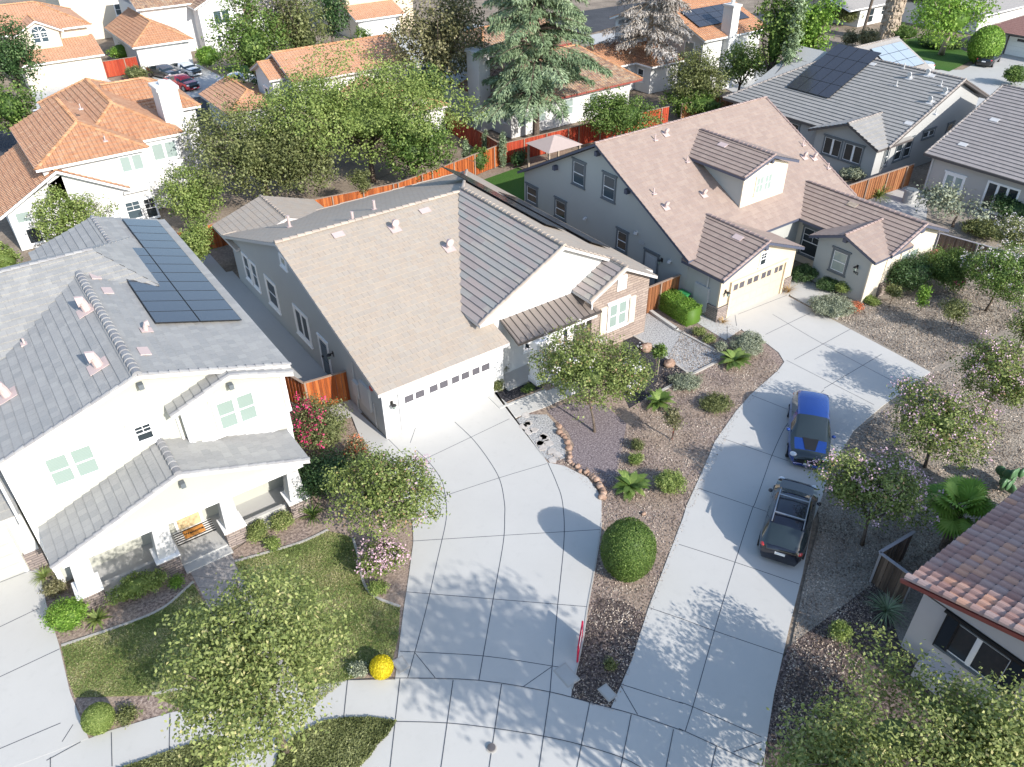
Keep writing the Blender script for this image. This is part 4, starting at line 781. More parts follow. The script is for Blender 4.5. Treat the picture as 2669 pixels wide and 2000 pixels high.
# ------------------------------------------------------------------ ground, paving, beds
def px2(pts, z=0.): return [tuple(at(x, y, 0))[:2]+(z,) for x, y in pts]
def zz(x0, y0, s, *p): return [(x0+a*s, y0+b*s) for a, b in p]
Z5 = lambda *p: zz(729.3, 547.0, .33735, *p)
Z6 = lambda *p: zz(1466.1, 547.0, .33735, *p)
Z7 = lambda *p: zz(0, 1098.1, .33735, *p)
Z8 = lambda *p: zz(729.3, 1098.1, .33735, *p)
Z9 = lambda *p: zz(1466.1, 1098.1, .33735, *p)
V2 = lambda *p: zz(1110.6, 911.7, .39186, *p)
V3 = lambda *p: zz(1359.2, 530.4, .39186, *p)
def smooth(pts, n=6):
    P = [np.array(p, float) for p in pts]; out = []
    for i in range(len(P)-1):
        a, b, c, d = P[max(i-1,0)], P[i], P[i+1], P[min(i+2,len(P)-1)]
        for k in range(n):
            t = k/n; out.append(.5*((2*b)+(-a+c)*t+(2*a-5*b+4*c-d)*t*t+(-a+3*b-3*c+d)*t**3))
    out.append(P[-1]); return [tuple(q) for q in out]
def sheet(name, pts, mt, z, kind='structure', **kw): m = MB(); m.add([(p[0],p[1],z) for p in pts], [tuple(range(len(pts)))]); o = m.build(name, mt, kind=kind, **kw); return o
def slab(name, pts, mt, z, depth=.06, **kw): m = MB(); m.prism([(p[0],p[1],z) for p in pts], (0,0,-depth)); return m.build(name, mt, kind='structure', **kw)
def strip(mb, pts, w, z, h=0):
    P = [np.array(p[:2], float) for p in pts]; L = []; Rr = []
    for i, p in enumerate(P):
        d = P[min(i+1,len(P)-1)]-P[max(i-1,0)]; d /= np.linalg.norm(d)+1e-9; n = np.array([-d[1], d[0]]); L.append(p+n*w/2); Rr.append(p-n*w/2)
    n0 = len(mb.v)
    if not h:
        vs = [(q[0],q[1],z) for q in L]+[(q[0],q[1],z) for q in Rr]; k = len(P); mb.add(vs, [(i+k, i+1+k, i+1, i) for i in range(k-1)])
    else:
        k = len(P); vs = [(q[0],q[1],z+h) for q in L]+[(q[0],q[1],z+h) for q in Rr]+[(q[0],q[1],z-.05) for q in L]+[(q[0],q[1],z-.05) for q in Rr]
        f = []
        for i in range(k-1): f += [(i+k, i+1+k, i+1, i), (i+2*k, i, i+1, i+1+2*k), (i+k, i+3*k, i+1+3*k, i+1+k)]
        f += [(0, 2*k, 3*k, k), (k-1, 2*k-1, 4*k-1, 3*k-1)]; mb.add(vs, f)
g = MB(); g.quad((-400,-300,-.05),(600,-300,-.05),(600,800,-.05),(-400,800,-.05)); struct('ground', g, M['soil'])
W2 = lambda pts: px2(pts)
ZC = .03
driveC = [(748,866),(742,876),(760,900),(775,940),(800,985),(850,1040),(885,1100),(892,1140),(893,1172),(884,1240),(872,1320),(862,1400),(853,1474)] + Z8((452,1090),(900,1105),(1360,1180),(1495,1215)) + \
    Z8((1500,1160),(1570,850),(1600,640),(1650,370),(1690,100)) + Z5((1690,1590),(1660,1520),(1600,1440),(1450,1365),(1345,1345),(1290,1260),(1240,1190),(1120,1050)) + [(1112,886),(1066,848)] + Z5((1015,890),(960,900)) + [(868,928),(836,948)]
slab('driveway', W2(driveC), M['conc'], ZC)
driveR = [(1578,682),(1690,624),(1706,634)] + Z6((780,245),(830,200),(735,150),(960,150),(1070,200)) [:0] + [(1702,641.5),(1808,697),(2010,805),(1905,879),(1844,932),(1814,982),(1790,1019),(1777,1070),(1765,1106),(1756,1125),(1733,1243),(1706,1351),(1672,1500),(1650,1640),(1640,1662)] + \
    [(1475,1582)] + [(1320,1530),(1364,1429),(1401,1314),(1475,1121),(1483,1094),(1517,1019),(1544,955),(1591,888),(1621,854),(1655,824),(1682,800),(1694,783),(1682,763),(1653,741),(1620,728),(1601,712)] + Z6((300,560),(200,500),(150,470),(75,420),(150,400),(265,385))
slab('driveway', W2(driveR), M['conc'], ZC)
walk1 = [(1695,622),(1720,603),(1815,652),(1800,690),(1702,641)]
slab('path', W2([(1710,607),(1735,600),(1830,655),(1808,692),(1708,640),(1694,622)]), M['conc'], ZC-.004)
slab('path', W2([(1082,884),(1108,905),(1180,880),(1262,842),(1240,822),(1175,848)]), M['conc'], ZC-.004)
side = [(-2.5,2.6,0),(-.01,2.6,0),(-.01,21.6,0),(-1.6,21.9,0),(-2.5,19,0)]
slab('path', side, M['conc2'], ZC-.006); slab('path', [(-3.2,21.9,0),(-.4,21.7,0),(-.4,25,0),(-3.2,25,0)], M['conc2'], ZC-.01)
swt = [(-60,1660)] + Z7((0,1545),(390,1380),(470,1395))[:0] + [(192,1597),(236,1580),(368,1541),(401,1534),(500,1512),(640,1488),(751,1471),(865,1469),(882,1466.5)] + Z8((900,1106),(1360,1181),(1620,1250),(1900,1325),(2211,1430)) + Z9((240,1525),(420,1610),(545,1658)) + [(1760,1730),(1740,1800),(-60,1800)]
slab('pavement', W2(swt), M['conc'], ZC-.004)
slab('driveway', W2([(-80,1262)]+Z7((0,465),(245,370),(300,620),(380,880),(450,1180),(570,1478))+[(-80,1700)]), M['conc'], ZC+.002)
j = MB()
for c in ([Z5((505,1265),(600,1360),(670,1470),(695,1600),(697,1658))[0:]+Z8((690,110),(640,330),(560,680),(450,1088))][0:1]): strip(j, smooth(W2(c)), .028, ZC+.004)
for c in (Z5((750,1085),(870,1200),(975,1340),(1040,1460),(1068,1600))+Z8((1070,60),(1060,230),(990,620),(905,1105)), Z5((1345,1345),(1400,1470),(1440,1600))+Z8((1450,200),(1410,620),(1375,1000),(1360,1180))): strip(j, smooth(W2(c)), .03, ZC+.004)
for c in (Z5((430,1385),(860,1180),(1100,1065)), Z5((590,1590),(1030,1445),(1340,1352)), Z8((470,215),(1065,178),(1690,140)), Z8((440,540),(990,585),(1600,635)), Z8((400,920),(930,950),(1375,1015),(1430,1022)), Z8((495,930),(625,1090)), Z8((1370,1020),(1185,1150)), Z5((310,1180),(420,1290)), Z5((500,1120),(465,1220)), Z5((400,1130),(945,905))): strip(j, smooth(W2(c), 4), .024, ZC+.004)
j.build('joint', M['joint'], None, kind='structure')
j = MB()
for c in (Z6((600,395),(930,590),(1450,865)), Z6((555,525),(845,385)), Z6((740,685),(1100,490)), Z6((930,870),(1300,650)), Z6((690,690),(1250,975)), Z6((470,915),(760,1030)), Z6((280,1190),(700,1335)), Z6((125,1510),(560,1658)),
    Z6((745,1050),(680,1120),(600,1290),(560,1400),(490,1600),(465,1658))+Z9((360,350),(230,780),(100,1240),(40,1435)), Z9((0,235),(360,350),(770,490)), Z9((0,705),(230,790),(670,940)), Z9((0,1245),(100,1280),(530,1470)), Z8((1990,640),(2211,715)), Z8((1810,1130),(2211,1255)), Z8((1810,1135),(1920,1325)), Z9((530,1500),(350,1565)), Z6((360,400),(370,470)), Z6((310,470),(310,560)), Z6((380,395),(690,275)), Z6((930,880),(745,1050))):
    strip(j, smooth(W2(c), 4), .026, ZC+.0045)
j.build('joint', M['joint'], None, kind='structure')
j = MB()
for c in (Z8((65,1105),(400,1092),(900,1106),(1360,1181),(1620,1250),(1900,1325),(2211,1430)), Z9((0,1415),(240,1525),(420,1610),(545,1658)), Z8((400,1095),(335,1680)), Z8((740,1105),(660,1680)), Z8((1050,1130),(965,1700)), Z8((1360,1180),(1285,1700)), Z8((1615,1245),(1525,1700)), Z8((1880,1325),(1805,1700)), Z8((2150,1420),(2095,1700)), Z8((65,1105),(40,1345)), Z8((375,1370),(700,1380),(1010,1415),(1320,1465),(1560,1520),(1830,1605),(2000,1700)), Z9((240,1525),(200,1700)),
    Z7((0,1545),(390,1380)), Z7((470,1390),(400,1500)), Z7((0,765),(250,645)), Z7((0,1085),(385,905)), Z7((715,1440),(720,1658)), Z7((1090,1320),(1085,1560)), Z7((325,1600),(325,1700)), Z7((300,1620),(520,1500)), Z7((0,480),(245,385))): strip(j, smooth(W2(c), 4), .026, ZC+.008)
j.build('joint', M['joint'], None, kind='structure')
slab('paved_walk', W2(Z7((1215,400),(1480,290),(1600,530),(1985,1290),(1690,1330))), M['paver'], ZC-.008)
sheet('street', [(-90,-19.0,0),(40,-62,0),(60,-90,0),(-120,-60,0)], M['asphalt'], -.02)
# beds
sheet('bark_mulch', W2([(1064,849),(1129,911),(1150,955),(1183,1003),(1232,1012),(1275,1040),(1296,1075),(1297,1130),(1284,1225),(1266,1315),(1256,1385),(1230,1515),(1325,1545),(1372,1430),(1410,1314),(1485,1121),(1530,1019),(1600,890),(1690,805),(1700,783),(1690,758),(1620,722),(1540,690),(1500,650),(1395,640),(1380,700),(1262,745),(1185,780)]), M['mulch'], .0)
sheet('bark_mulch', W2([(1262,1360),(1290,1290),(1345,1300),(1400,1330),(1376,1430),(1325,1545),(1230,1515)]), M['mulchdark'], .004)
sheet('gravel', W2(V3((70,355),(180,425),(255,470),(300,485),(525,605),(470,650),(360,702),(320,700),(25,500),(0,480))), M['gravelgrey'], .006)
sheet('gravel', W2(V3((-30,505),(28,508),(318,703),(190,790),(90,845),(0,900),(-60,760))), M['gravelblack'], .006)
sheet('gravel', W2(V2((180,-60),(250,10),(300,60),(330,130),(310,190),(300,235),(400,275),(470,320),(520,370),(560,330),(580,230),(600,120),(620,10),(500,-90),(300,-110))), M['gravelred'], .007)
sheet('gravel', W2(V2((10,-10),(60,-40),(180,-40),(290,80),(280,200),(200,225),(150,180))), M['gravelgrey'], .005)
sheet('gravel', W2([(1063,845),(1082,874),(1172,838),(1150,800),(1090,806)]), M['gravelblack'], .006)
sheet('leaf_litter', [(7,-19,0),(60,-26,0),(60,4,0),(50,2,0),(36,-6,0),(30,-2,0),(20,-9,0),(12,-16,0)], M['leaflitter'], -.004)
sheet('leaf_litter', W2([(1690,1490),(1740,1243),(1800,1020),(1850,932),(2020,805),(2212,700),(2212,1240),(2000,1300),(1940,1400),(1900,1500),(1800,1700),(1640,1680)]), M['leaflitter'], .003)
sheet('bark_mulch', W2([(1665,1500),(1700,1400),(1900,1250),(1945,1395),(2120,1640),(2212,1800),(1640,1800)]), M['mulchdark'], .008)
lawnA = Z7((1500,350),(1800,268),(2100,150),(2200,170))+Z8((100,200),(140,330),(170,480),(240,570),(400,635),(390,830),(345,1000),(60,1105))+Z7((1985,1290),(1600,530))
sheet('lawn', W2(lawnA), M['lawn'], .012); sheet('lawn', W2(Z7((395,890),(850,735),(1050,645),(1180,535),(1235,475),(1690,1330),(1190,1300),(970,1200),(480,1215),(440,1100))), M['lawn'], .012)
sheet('bark_mulch', W2([(79,1226),(160,1290),(240,1250),(405,1225),(505,1190),(650,1090),(650,830),(742,876),(775,940),(885,1100),(893,1172),(884,1240),(862,1400),(853,1480),(751,1472),(401,1536),(192,1597),(152,1496),(128,1395),(101,1307)]), M['mulch'], .002)
e = MB()
for c in (Z7((395,885),(850,730),(1050,640),(1180,530),(1240,475)), Z7((1505,345),(1800,262),(1960,210),(2100,142)), Z8((100,200),(138,330),(168,480),(240,570),(400,635)), Z7((975,1195),(1200,1150))): strip(e, smooth(W2(c)), .1, .0, .06)
for c in (V3((-20,505),(28,505),(320,705)), V3((285,482),(525,608)), V3((480,648),(360,708),(180,805),(90,855)), V3((255,470),(300,485))): strip(e, smooth(W2(c), 3), .13, 0, .09)
for c in (Z8((1500,1160),(1570,850),(1600,640),(1650,370),(1690,100)),): strip(e, smooth(W2(c), 3), .06, 0, .05)
e.each('bed_edging', M['curb'], None, kind='structure') if False else e.build('bed_edging', M['curb'], None, kind='structure')
e = MB(); strip(e, smooth(W2(V3((85,345),(160,400),(250,462),(262,470)))), .22, 0, .16); strip(e, W2([(1058,860),(1080,883),(1178,845)]), .14, 0, .07); e.build('bed_edging', M['conc'], None, kind='structure')
# back yards and the street behind
sheet('back_lawn', W2([(1035,392),(1120,362),(1160,385),(1240,330),(1300,400),(1120,520),(1060,420)]), M['lawngreen'], .01)
sheet('back_yard', [(21,17.5,0),(47,17.5,0),(47,26,0),(26,26,0)], M['soil'], -.01)
sheet('street', [(8,49,0),(17,49,0),(28,47,0),(36,54,0),(60,60,0),(95,66,0),(95,72,0),(60,74,0),(40,69,0),(30,65,0),(14,64.5,0),(5,64,0),(-8,66,0),(-20,62,0),(-20,46,0),(-13,40,0),(-9,44,0)], M['asphalt'], .0)
sheet('back_driveway', [(9.2,64,0),(16.2,63,0),(15.6,78,0),(9.4,78,0)], M['conc2'], .012); sheet('back_driveway', [(-4.5,60,0),(5.2,62,0),(5.0,77.6,0),(-3.4,77.6,0)], M['conc'], .012)
sheet('back_driveway', [(33,60,0),(44,62,0),(43.5,76.3,0),(37.3,76.3,0)], M['conc'], .013); sheet('back_driveway', [(63,2,0),(98,6,0),(98,21.5,0),(86,19.5,0),(80,24,0),(70,26,0),(60,12,0)], M['conc2'], .01)
sheet('back_lawn', [(84,20,0),(93,21.5,0),(99,31,0),(92,33,0),(84,27,0)], M['lawngreen'], .016); sheet('back_lawn', [(17,63,0),(26,62,0),(26,74,0),(17.5,74,0)], M['lawngreen'], .01)
sheet('dirt_yard', [(78,24,0),(103,26,0),(103,46,0),(80,44,0)], M['soil'], -.005); sheet('side_patio', [(41,-5,0),(49,-5,0),(49,3.4,0),(38,3.4,0)], M['conc2'], -.006)
sheet('back_driveway', [(56,24,0),(64,24,0),(74,40,0),(80,60,0),(60,60,0),(62,40,0)], M['conc2'], .004)

# ------------------------------------------------------------------ vegetation
G = lambda *s: s
LEAF = {
 'lime': attr_mat('lime leaves', [(0,(.09,.14,.03)),(.5,(.20,.27,.07)),(1,(.38,.44,.15))], .6, .25),
 'yel': attr_mat('yellow green leaves', [(0,(.09,.12,.035)),(.5,(.21,.26,.08)),(.85,(.36,.39,.15)),(1,(.50,.46,.22))], .6, .25),
 'mid': attr_mat('green leaves', [(0,(.035,.075,.015)),(.5,(.10,.17,.035)),(1,(.25,.33,.09))], .55, .2),
 'myrtle': attr_mat('crape myrtle leaves', [(0,(.05,.08,.02)),(.45,(.15,.20,.05)),(.85,(.30,.35,.12)),(1,(.38,.24,.14))], .55, .2),
 'dark': attr_mat('dark leaves', [(0,(.015,.04,.012)),(.5,(.045,.095,.03)),(1,(.14,.21,.08))], .5, .12),
 'olive': attr_mat('olive leaves', [(0,(.05,.065,.02)),(.5,(.14,.16,.055)),(1,(.31,.33,.15))], .6, .2),
 'grey': attr_mat('grey leaves', [(0,(.10,.12,.08)),(.5,(.25,.28,.19)),(1,(.45,.48,.36))], .7, .1),
 'dry': attr_mat('dry twigs', [(0,(.2,.17,.15)),(.5,(.38,.35,.32)),(1,(.58,.55,.52))], .8, .05),
 'bronze': attr_mat('bronze green leaves', [(0,(.06,.05,.025)),(.5,(.15,.15,.065)),(1,(.36,.33,.2))], .6, .1),
 'cedar': attr_mat('cedar needles', [(0,(.08,.12,.06)),(.5,(.21,.29,.16)),(1,(.42,.50,.33))], .7, .1),
 'pink': attr_mat('pink blossom', [(0,(.48,.30,.38)),(1,(.80,.58,.66))], .7, .2), 'magenta': attr_mat('magenta blossom', [(0,(.60,.02,.14)),(1,(.85,.10,.28))], .6, .2),
 'white': attr_mat('white blossom', [(0,(.6,.55,.55)),(1,(.85,.8,.8))], .7, .2), 'red': attr_mat('red leaves', [(0,(.4,.08,.04)),(1,(.65,.25,.12))], .7, .1),
 'gold': attr_mat('golden leaves', [(0,(.45,.35,.01)),(1,(.85,.72,.03))], .6, .2), 'bright': attr_mat('bright green leaves', [(0,(.06,.13,.015)),(.5,(.16,.30,.04)),(1,(.34,.48,.10))], .55, .25),
 'orangegrass': attr_mat('orange grass', [(0,(.3,.16,.05)),(1,(.55,.38,.14))], .8, .1) }
def leafmesh(name, P, Nn, L, Wd, tone, mt, parent, rng, extra=None):
    """rhombic leaves: centres P, normals Nn"""
    n = len(P); t = rng.normal(size=(n,3)); t -= Nn*np.sum(t*Nn, 1)[:,None]; t /= np.linalg.norm(t, axis=1)[:,None]+1e-9; b = np.cross(Nn, t)
    L = L*rng.uniform(.7, 1.35, n)[:,None]; Wd = Wd*rng.uniform(.7, 1.3, n)[:,None]; fold = Nn*L*.12
    V = np.stack([P-t*L/2, P+b*Wd/2+fold, P+t*L/2, P-b*Wd/2+fold], 1).reshape(-1, 3); F = np.arange(4*n).reshape(n, 4)
    return rawmesh(name, V, F, tone, mt, parent, extra)
def rawmesh(name, V, F, tone, mt, parent, extra=None, label=None, smooth=False, **kw):
    if extra is not None and len(extra[0]): 
        F = np.concatenate([F, extra[1]+len(V)]); V = np.concatenate([V, extra[0]]); tone = np.concatenate([tone, extra[2]])
    org = ORG[parent.name] if parent is not None else np.array([V[:,0].mean(), V[:,1].mean(), V[:,2].min()])
    me = bpy.data.meshes.new(name); k = F.shape[1]; me.vertices.add(len(V)); me.vertices.foreach_set('co', (V-org).astype(np.float32).ravel())
    me.loops.add(F.size); me.loops.foreach_set('vertex_index', F.astype(np.int32).ravel()); me.polygons.add(len(F)); me.polygons.foreach_set('loop_start', (np.arange(len(F))*k).astype(np.int32))
    me.materials.append(mt); a = me.attributes.new('tone', 'FLOAT', 'FACE'); a.data.foreach_set('value', np.clip(tone, 0, 1).astype(np.float32)); me.update(calc_edges=True); me.validate()
    o = bpy.data.objects.new(name, me); COL.objects.link(o); ORG[o.name] = org
    if parent is not None: o.parent = parent
    else: o.location = tuple(org)
    if label: meta(o, label, kw.get('cat'), kw.get('group'), kw.get('kind'))
    return o
def core(c, r, rng, k=.72, tone=.12):  # dark solid lump added unseen inside the leaves to block light
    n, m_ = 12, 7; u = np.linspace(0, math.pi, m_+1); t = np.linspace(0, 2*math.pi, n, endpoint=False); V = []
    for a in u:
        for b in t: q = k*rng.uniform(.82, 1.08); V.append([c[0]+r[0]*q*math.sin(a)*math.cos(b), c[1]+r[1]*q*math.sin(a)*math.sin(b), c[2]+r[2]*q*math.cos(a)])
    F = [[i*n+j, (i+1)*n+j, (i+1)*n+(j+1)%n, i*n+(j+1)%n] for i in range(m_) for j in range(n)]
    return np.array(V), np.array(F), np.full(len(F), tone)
def lobes_of(c, r, k, rng, spread=.62, size=(.38,.58)):
    L = [(np.array(c, float), np.array(r, float)*.72)]
    for i in range(k):
        d = rng.normal(size=3); d[2] = abs(d[2])*.9-.25; d /= np.linalg.norm(d); L.append((np.array(c)+d*np.array(r)*spread*rng.uniform(.85,1.15), np.array(r)*rng.uniform(*size)))
    return L
def cloud(lobes, clumps, per, cr, rng, inner=.55, sprig=.06, up=.5):
    vol = np.array([l[1].prod()**.67 for l in lobes]); vol /= vol.sum(); idx = rng.choice(len(lobes), clumps, p=vol); C_ = np.array([l[0] for l in lobes])[idx]; Rr = np.array([l[1] for l in lobes])[idx]
    d = rng.normal(size=(clumps,3)); d /= np.linalg.norm(d, axis=1)[:,None]; rad = inner+(1-inner)*rng.random(clumps)**.6; sp = rng.random(clumps) < sprig; rad[sp] *= rng.uniform(1.05, 1.3, sp.sum())
    cc = C_+d*Rr*rad[:,None]; cc[:,2] = np.maximum(cc[:,2], .12); tone = rng.normal(.5, .17, clumps)
    P = np.repeat(cc, per, 0); D = np.repeat(d, per, 0); P = P+rng.normal(size=P.shape)*cr*np.array([1,1,.75])
    Nn = D*.45+np.array([0,0,up])+rng.normal(size=P.shape)*.55; Nn /= np.linalg.norm(Nn, axis=1)[:,None]; P[:,2] = np.maximum(P[:,2], .04)
    return P, Nn, np.repeat(tone, per)+rng.normal(0, .16, len(P)), cc, d
def limbs(mb, base, lobes, r0, rng, lean=None, n=6):
    b = np.array(base, float); top = lobes[0][0]; f = b+(top-b)*np.array([.5,.5,.55])+rng.normal(size=3)*.1
    mb.tube([b-np.array([0,0,.1]), b+(f-b)*.35+rng.normal(size=3)*.05, f], [r0*1.35, r0, r0*.72], 8)
    for l in lobes[:n]:
        e = l[0]+rng.normal(size=3)*.15; m1 = f+(e-f)*.5+np.array([0,0,.15])+rng.normal(size=3)*.12; mb.tube([f-np.array([0,0,.1]), m1, e, e+(e-f)*.35], [r0*.5, r0*.34, r0*.2, r0*.07], 6)
        for q in range(2): e2 = m1+rng.normal(size=3)*np.array([.7,.7,.45])*np.mean(l[1]); mb.tube([m1, (m1+e2)/2+rng.normal(size=3)*.05, e2], [r0*.22, r0*.14, r0*.05], 5)
SEED = [100]
def tree(name, label, x, y, wpx, zc, rz, leaf, dens=1., lf=.13, cat='tree', group=None, base=None, trunk=.11, k=6, flowers=None, fl=.22, sprig=.07, solid=.5, barkm='bark', cr=.16, ry=None, per=16, spread=.62, size=(.38,.58), pos3=None, rad=None, inner=.5, fbias=None):
    SEED[0] += 1; rng = np.random.default_rng(SEED[0])
    if pos3 is not None: c = np.array(pos3, float); rx = rad[0]; ry_ = rad[1]; rz = rad[2]
    else: c = at(x, y, zc); rx = wpx/2*scl(x, y, zc)*1.04; ry_ = (ry if ry else rx)
    b = np.array([c[0], c[1], 0]) if base is None else np.array([*at(*base)[:2], 0])
    T = thing(name, label, cat, b, group); L = lobes_of(c, (rx, ry_, rz), k, rng, spread, size)
    area = (rx*ry_*rz)**(2/3); n = int(area*dens*150/(lf/.13)**2*13/per)
    P, Nn, tn, cc, dd = cloud(L, n, per, cr, rng, inner=inner, sprig=sprig)
    ex = None
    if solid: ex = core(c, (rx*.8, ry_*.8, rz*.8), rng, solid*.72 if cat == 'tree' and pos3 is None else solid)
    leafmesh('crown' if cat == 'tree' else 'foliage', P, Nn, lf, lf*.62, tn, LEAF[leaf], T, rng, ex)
    if trunk: mb = MB(); limbs(mb, b, L, trunk, rng); mb.build('trunk', M[barkm], T, smooth=True)
    if flowers:
        s = rng.random(len(cc)) < fl; keep = dd[:,2] > -.1
        if fbias is not None: keep &= (dd@np.array(fbias)) > .1
        f = cc[s & keep]+dd[s & keep]*np.array([rx,ry_,rz])*.12; f = np.repeat(f, 14, 0)+rng.normal(size=(len(f)*14, 3))*.10; q = rng.normal(size=f.shape); q[:,2] += .8; q /= np.linalg.norm(q, axis=1)[:,None]
        if len(f): leafmesh('blossom', f, q, .09, .075, rng.random(len(f)), LEAF[flowers], T, rng)
    return T
def shrub(name, label, x, y, wpx, h, leaf, group=None, cat='shrub', lf=.09, dens=1.6, base=None, ry=None, flowers=None, fl=.2, k=4, cr=.09, solid=.8, sprig=.04, **kw):
    """low plant standing on the ground: (x, y) is its visual middle"""
    return tree(name, label, x, y, wpx, h*.5, h*.52, leaf, dens, lf, cat, group, base, 0, k, flowers, fl, sprig, solid, cr=cr, ry=ry, spread=.45, size=(.4,.6), **kw)
def clipped(name, label, c, r, leaf, z0=0, cat='shrub', lf=.07, n=9000, pw=2.4, group=None):
    """clipped dome: dense even shell over an added solid heart that blocks light"""
    SEED[0] += 1; rng = np.random.default_rng(SEED[0]); T = thing(name, label, cat, (c[0], c[1], 0), group)
    d = rng.normal(size=(n,3)); d /= np.linalg.norm(d, axis=1)[:,None]; s = (np.abs(d)**pw).sum(1)**(-1/pw); S = d*s[:,None]; P = np.array(c)+S*np.array(r)*(1+rng.normal(0, .018, n))[:,None]; P[:,2] = np.maximum(P[:,2], .05)
    Nn = d/np.array(r); Nn /= np.linalg.norm(Nn, axis=1)[:,None]; Nn += rng.normal(size=Nn.shape)*.45; Nn /= np.linalg.norm(Nn, axis=1)[:,None]
    nn, mm = 20, 12; V = []; 
    for i in range(mm+1):
        for j in range(nn):
            a, b = math.pi*i/mm, 2*math.pi*j/nn; q = np.array([math.sin(a)*math.cos(b), math.sin(a)*math.sin(b), math.cos(a)]); V.append(np.array(c)+q*(np.abs(q)**pw).sum()**(-1/pw)*np.array(r)*.95)
    F = np.array([[i*nn+j, (i+1)*nn+j, (i+1)*nn+(j+1)%nn, i*nn+(j+1)%nn] for i in range(mm) for j in range(nn)])
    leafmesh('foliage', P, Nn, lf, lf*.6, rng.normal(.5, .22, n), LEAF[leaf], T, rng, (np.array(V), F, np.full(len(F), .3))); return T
def blades(name, label, p, n, L, wd, leaf, tilt=(20,75), cat='shrub', group=None, seg=3, droop=.5, fold=True, h0=.05):
    """rosette of arching leaves (sago, agave, grass)"""
    SEED[0] += 1; rng = np.random.default_rng(SEED[0]); T = thing(name, label, cat, p, group); V = []; F = []; tn = []
    for i in range(n):
        a = rng.uniform(0, 2*math.pi); el = R_(rng.uniform(*tilt)); l = L*rng.uniform(.75, 1.15); d = np.array([math.cos(a), math.sin(a), 0]); s = np.array([-math.sin(a), math.cos(a), 0]); q = np.array(p, float)+[0,0,h0]; t0 = rng.uniform(.2, 1); k0 = len(V)
        for j in range(seg+1):
            w = wd*(1-(j/seg)**2*.92)*(.6 if j == 0 else 1); V += [q-s*w/2, q+s*w/2]; e = el-droop*(j/seg)*1.4; q = q+(d*math.cos(e)+np.array([0,0,math.sin(e)]))*l/seg
        for j in range(seg): F.append([k0+2*j, k0+2*j+1, k0+2*j+3, k0+2*j+2]); tn.append(t0)
    V = np.array(V); V[:,2] = np.maximum(V[:,2], .02); rawmesh('leaf_rosette', V, np.array(F), np.array(tn), LEAF[leaf], T); return T
def sago(x, y, L, label, group='sago palms in the bark beds', n=34, leaf='mid'):
    """feather fronds: every frond a rib with leaflets"""
    SEED[0] += 1; rng = np.random.default_rng(SEED[0]); p = at(x, y+4); T = thing('sago_palm', label, 'plant', p, group); V = []; F = []; tn = []
    for i in range(n):
        a = 2*math.pi*i/n*2.4+rng.uniform(-.1,.1); el = R_(rng.uniform(18, 70)); l = L*rng.uniform(.85, 1.1); d = np.array([math.cos(a), math.sin(a), 0]); s = np.array([-math.sin(a), math.cos(a), 0]); q = p+[0,0,.25]; t0 = rng.uniform(.2,.9); K = 12
        for j in range(K):
            e = el-1.2*(j/K); st = (d*math.cos(e)+np.array([0,0,math.sin(e)]))*l/K; q2 = q+st; wl = .17*L*math.sin(math.pi*min(.15+j/K*.95, 1)); k0 = len(V)
            V += [q, q2, q2+s*wl+st*1.2, q+s*wl*.95+st*1.1, q2-s*wl+st*1.2, q-s*wl*.95+st*1.1]; F += [[k0,k0+1,k0+2,k0+3],[k0+1,k0,k0+5,k0+4]]; tn += [t0+rng.uniform(-.15,.15)]*2; q = q2
    V = np.array(V); V[:,2] = np.maximum(V[:,2], .03); rawmesh('fronds', V, np.array(F), np.array(tn), LEAF[leaf], T); m_ = MB(); m_.cyl(p, .14, .3, 9, r2=.1); m_.build('trunk', M['bark'], T)

# street and garden trees of the front
def stake(T): pass
tree('street_tree', 'large yellow-green street tree over the paved walk at the bottom left', 565, 1455, 385, 4.2, 2.5, 'yel', 1.25, .125, trunk=.12, k=9, sprig=.12, base=(622,1622), solid=.35, cr=.2)
tree('crape_myrtle', 'crape myrtle with pink sprays between the lawn and the first driveway', 812, 1078, 240, 2.5, 1.7, 'myrtle', 1.1, .12, trunk=.06, k=7, flowers='pink', fl=.10, fbias=(.8,-.6,0), sprig=.15, solid=.4, group='pink crape myrtles')
shrub('crape_myrtle', 'low pink flowering crape myrtle in the curved bed at the driveway edge', 818, 1205, 105, 1.5, 'myrtle', flowers='pink', fl=.5, group='pink crape myrtles', solid=.4)
tree('crape_myrtle', 'crape myrtle in front of the bronze metal porch roof', 1275, 812, 232, 2.5, 2.0, 'myrtle', 1.25, .12, trunk=.06, k=8, flowers='white', fl=.05, sprig=.12, base=(1285,935), solid=.45, group='pink crape myrtles')
tree('bougainvillea', 'bougainvillea with magenta flowers between the cream house and the redwood gate', 684, 925, 135, 1.6, 1.4, 'olive', 1.4, .1, 'shrub', trunk=.03, k=6, flowers='magenta', fl=.28, fbias=(-.9,0,.2), sprig=.2, solid=.5)
tree('shrub', 'dark glossy shrub below the bougainvillea beside the porch column', 700, 1028, 130, 1.2, 1.15, 'dark', 1.6, .11, 'shrub', trunk=0, k=5, solid=.7)
tree('photinia', 'reddish-tipped narrow shrub along the side path', 765, 985, 60, .9, .8, 'bronze', 1.6, .09, 'shrub', trunk=0, k=4, flowers='red', fl=.25, solid=.6)
cg = 'pink crape myrtles'
tree('crape_myrtle', 'pink crape myrtle beside the black car, next to the fan palm', 1890, 1065, 215, 2.5, 1.7, 'myrtle', 1.1, .12, trunk=.07, k=7, flowers='pink', fl=.24, base=(1862,1178), solid=.4, group=cg, sprig=.12)
tree('crape_myrtle', 'pink crape myrtle above the fan palm, right of the blue car', 2035, 915, 205, 2.6, 1.7, 'myrtle', 1.1, .12, trunk=.07, k=7, flowers='pink', fl=.26, solid=.4, group=cg, sprig=.12)
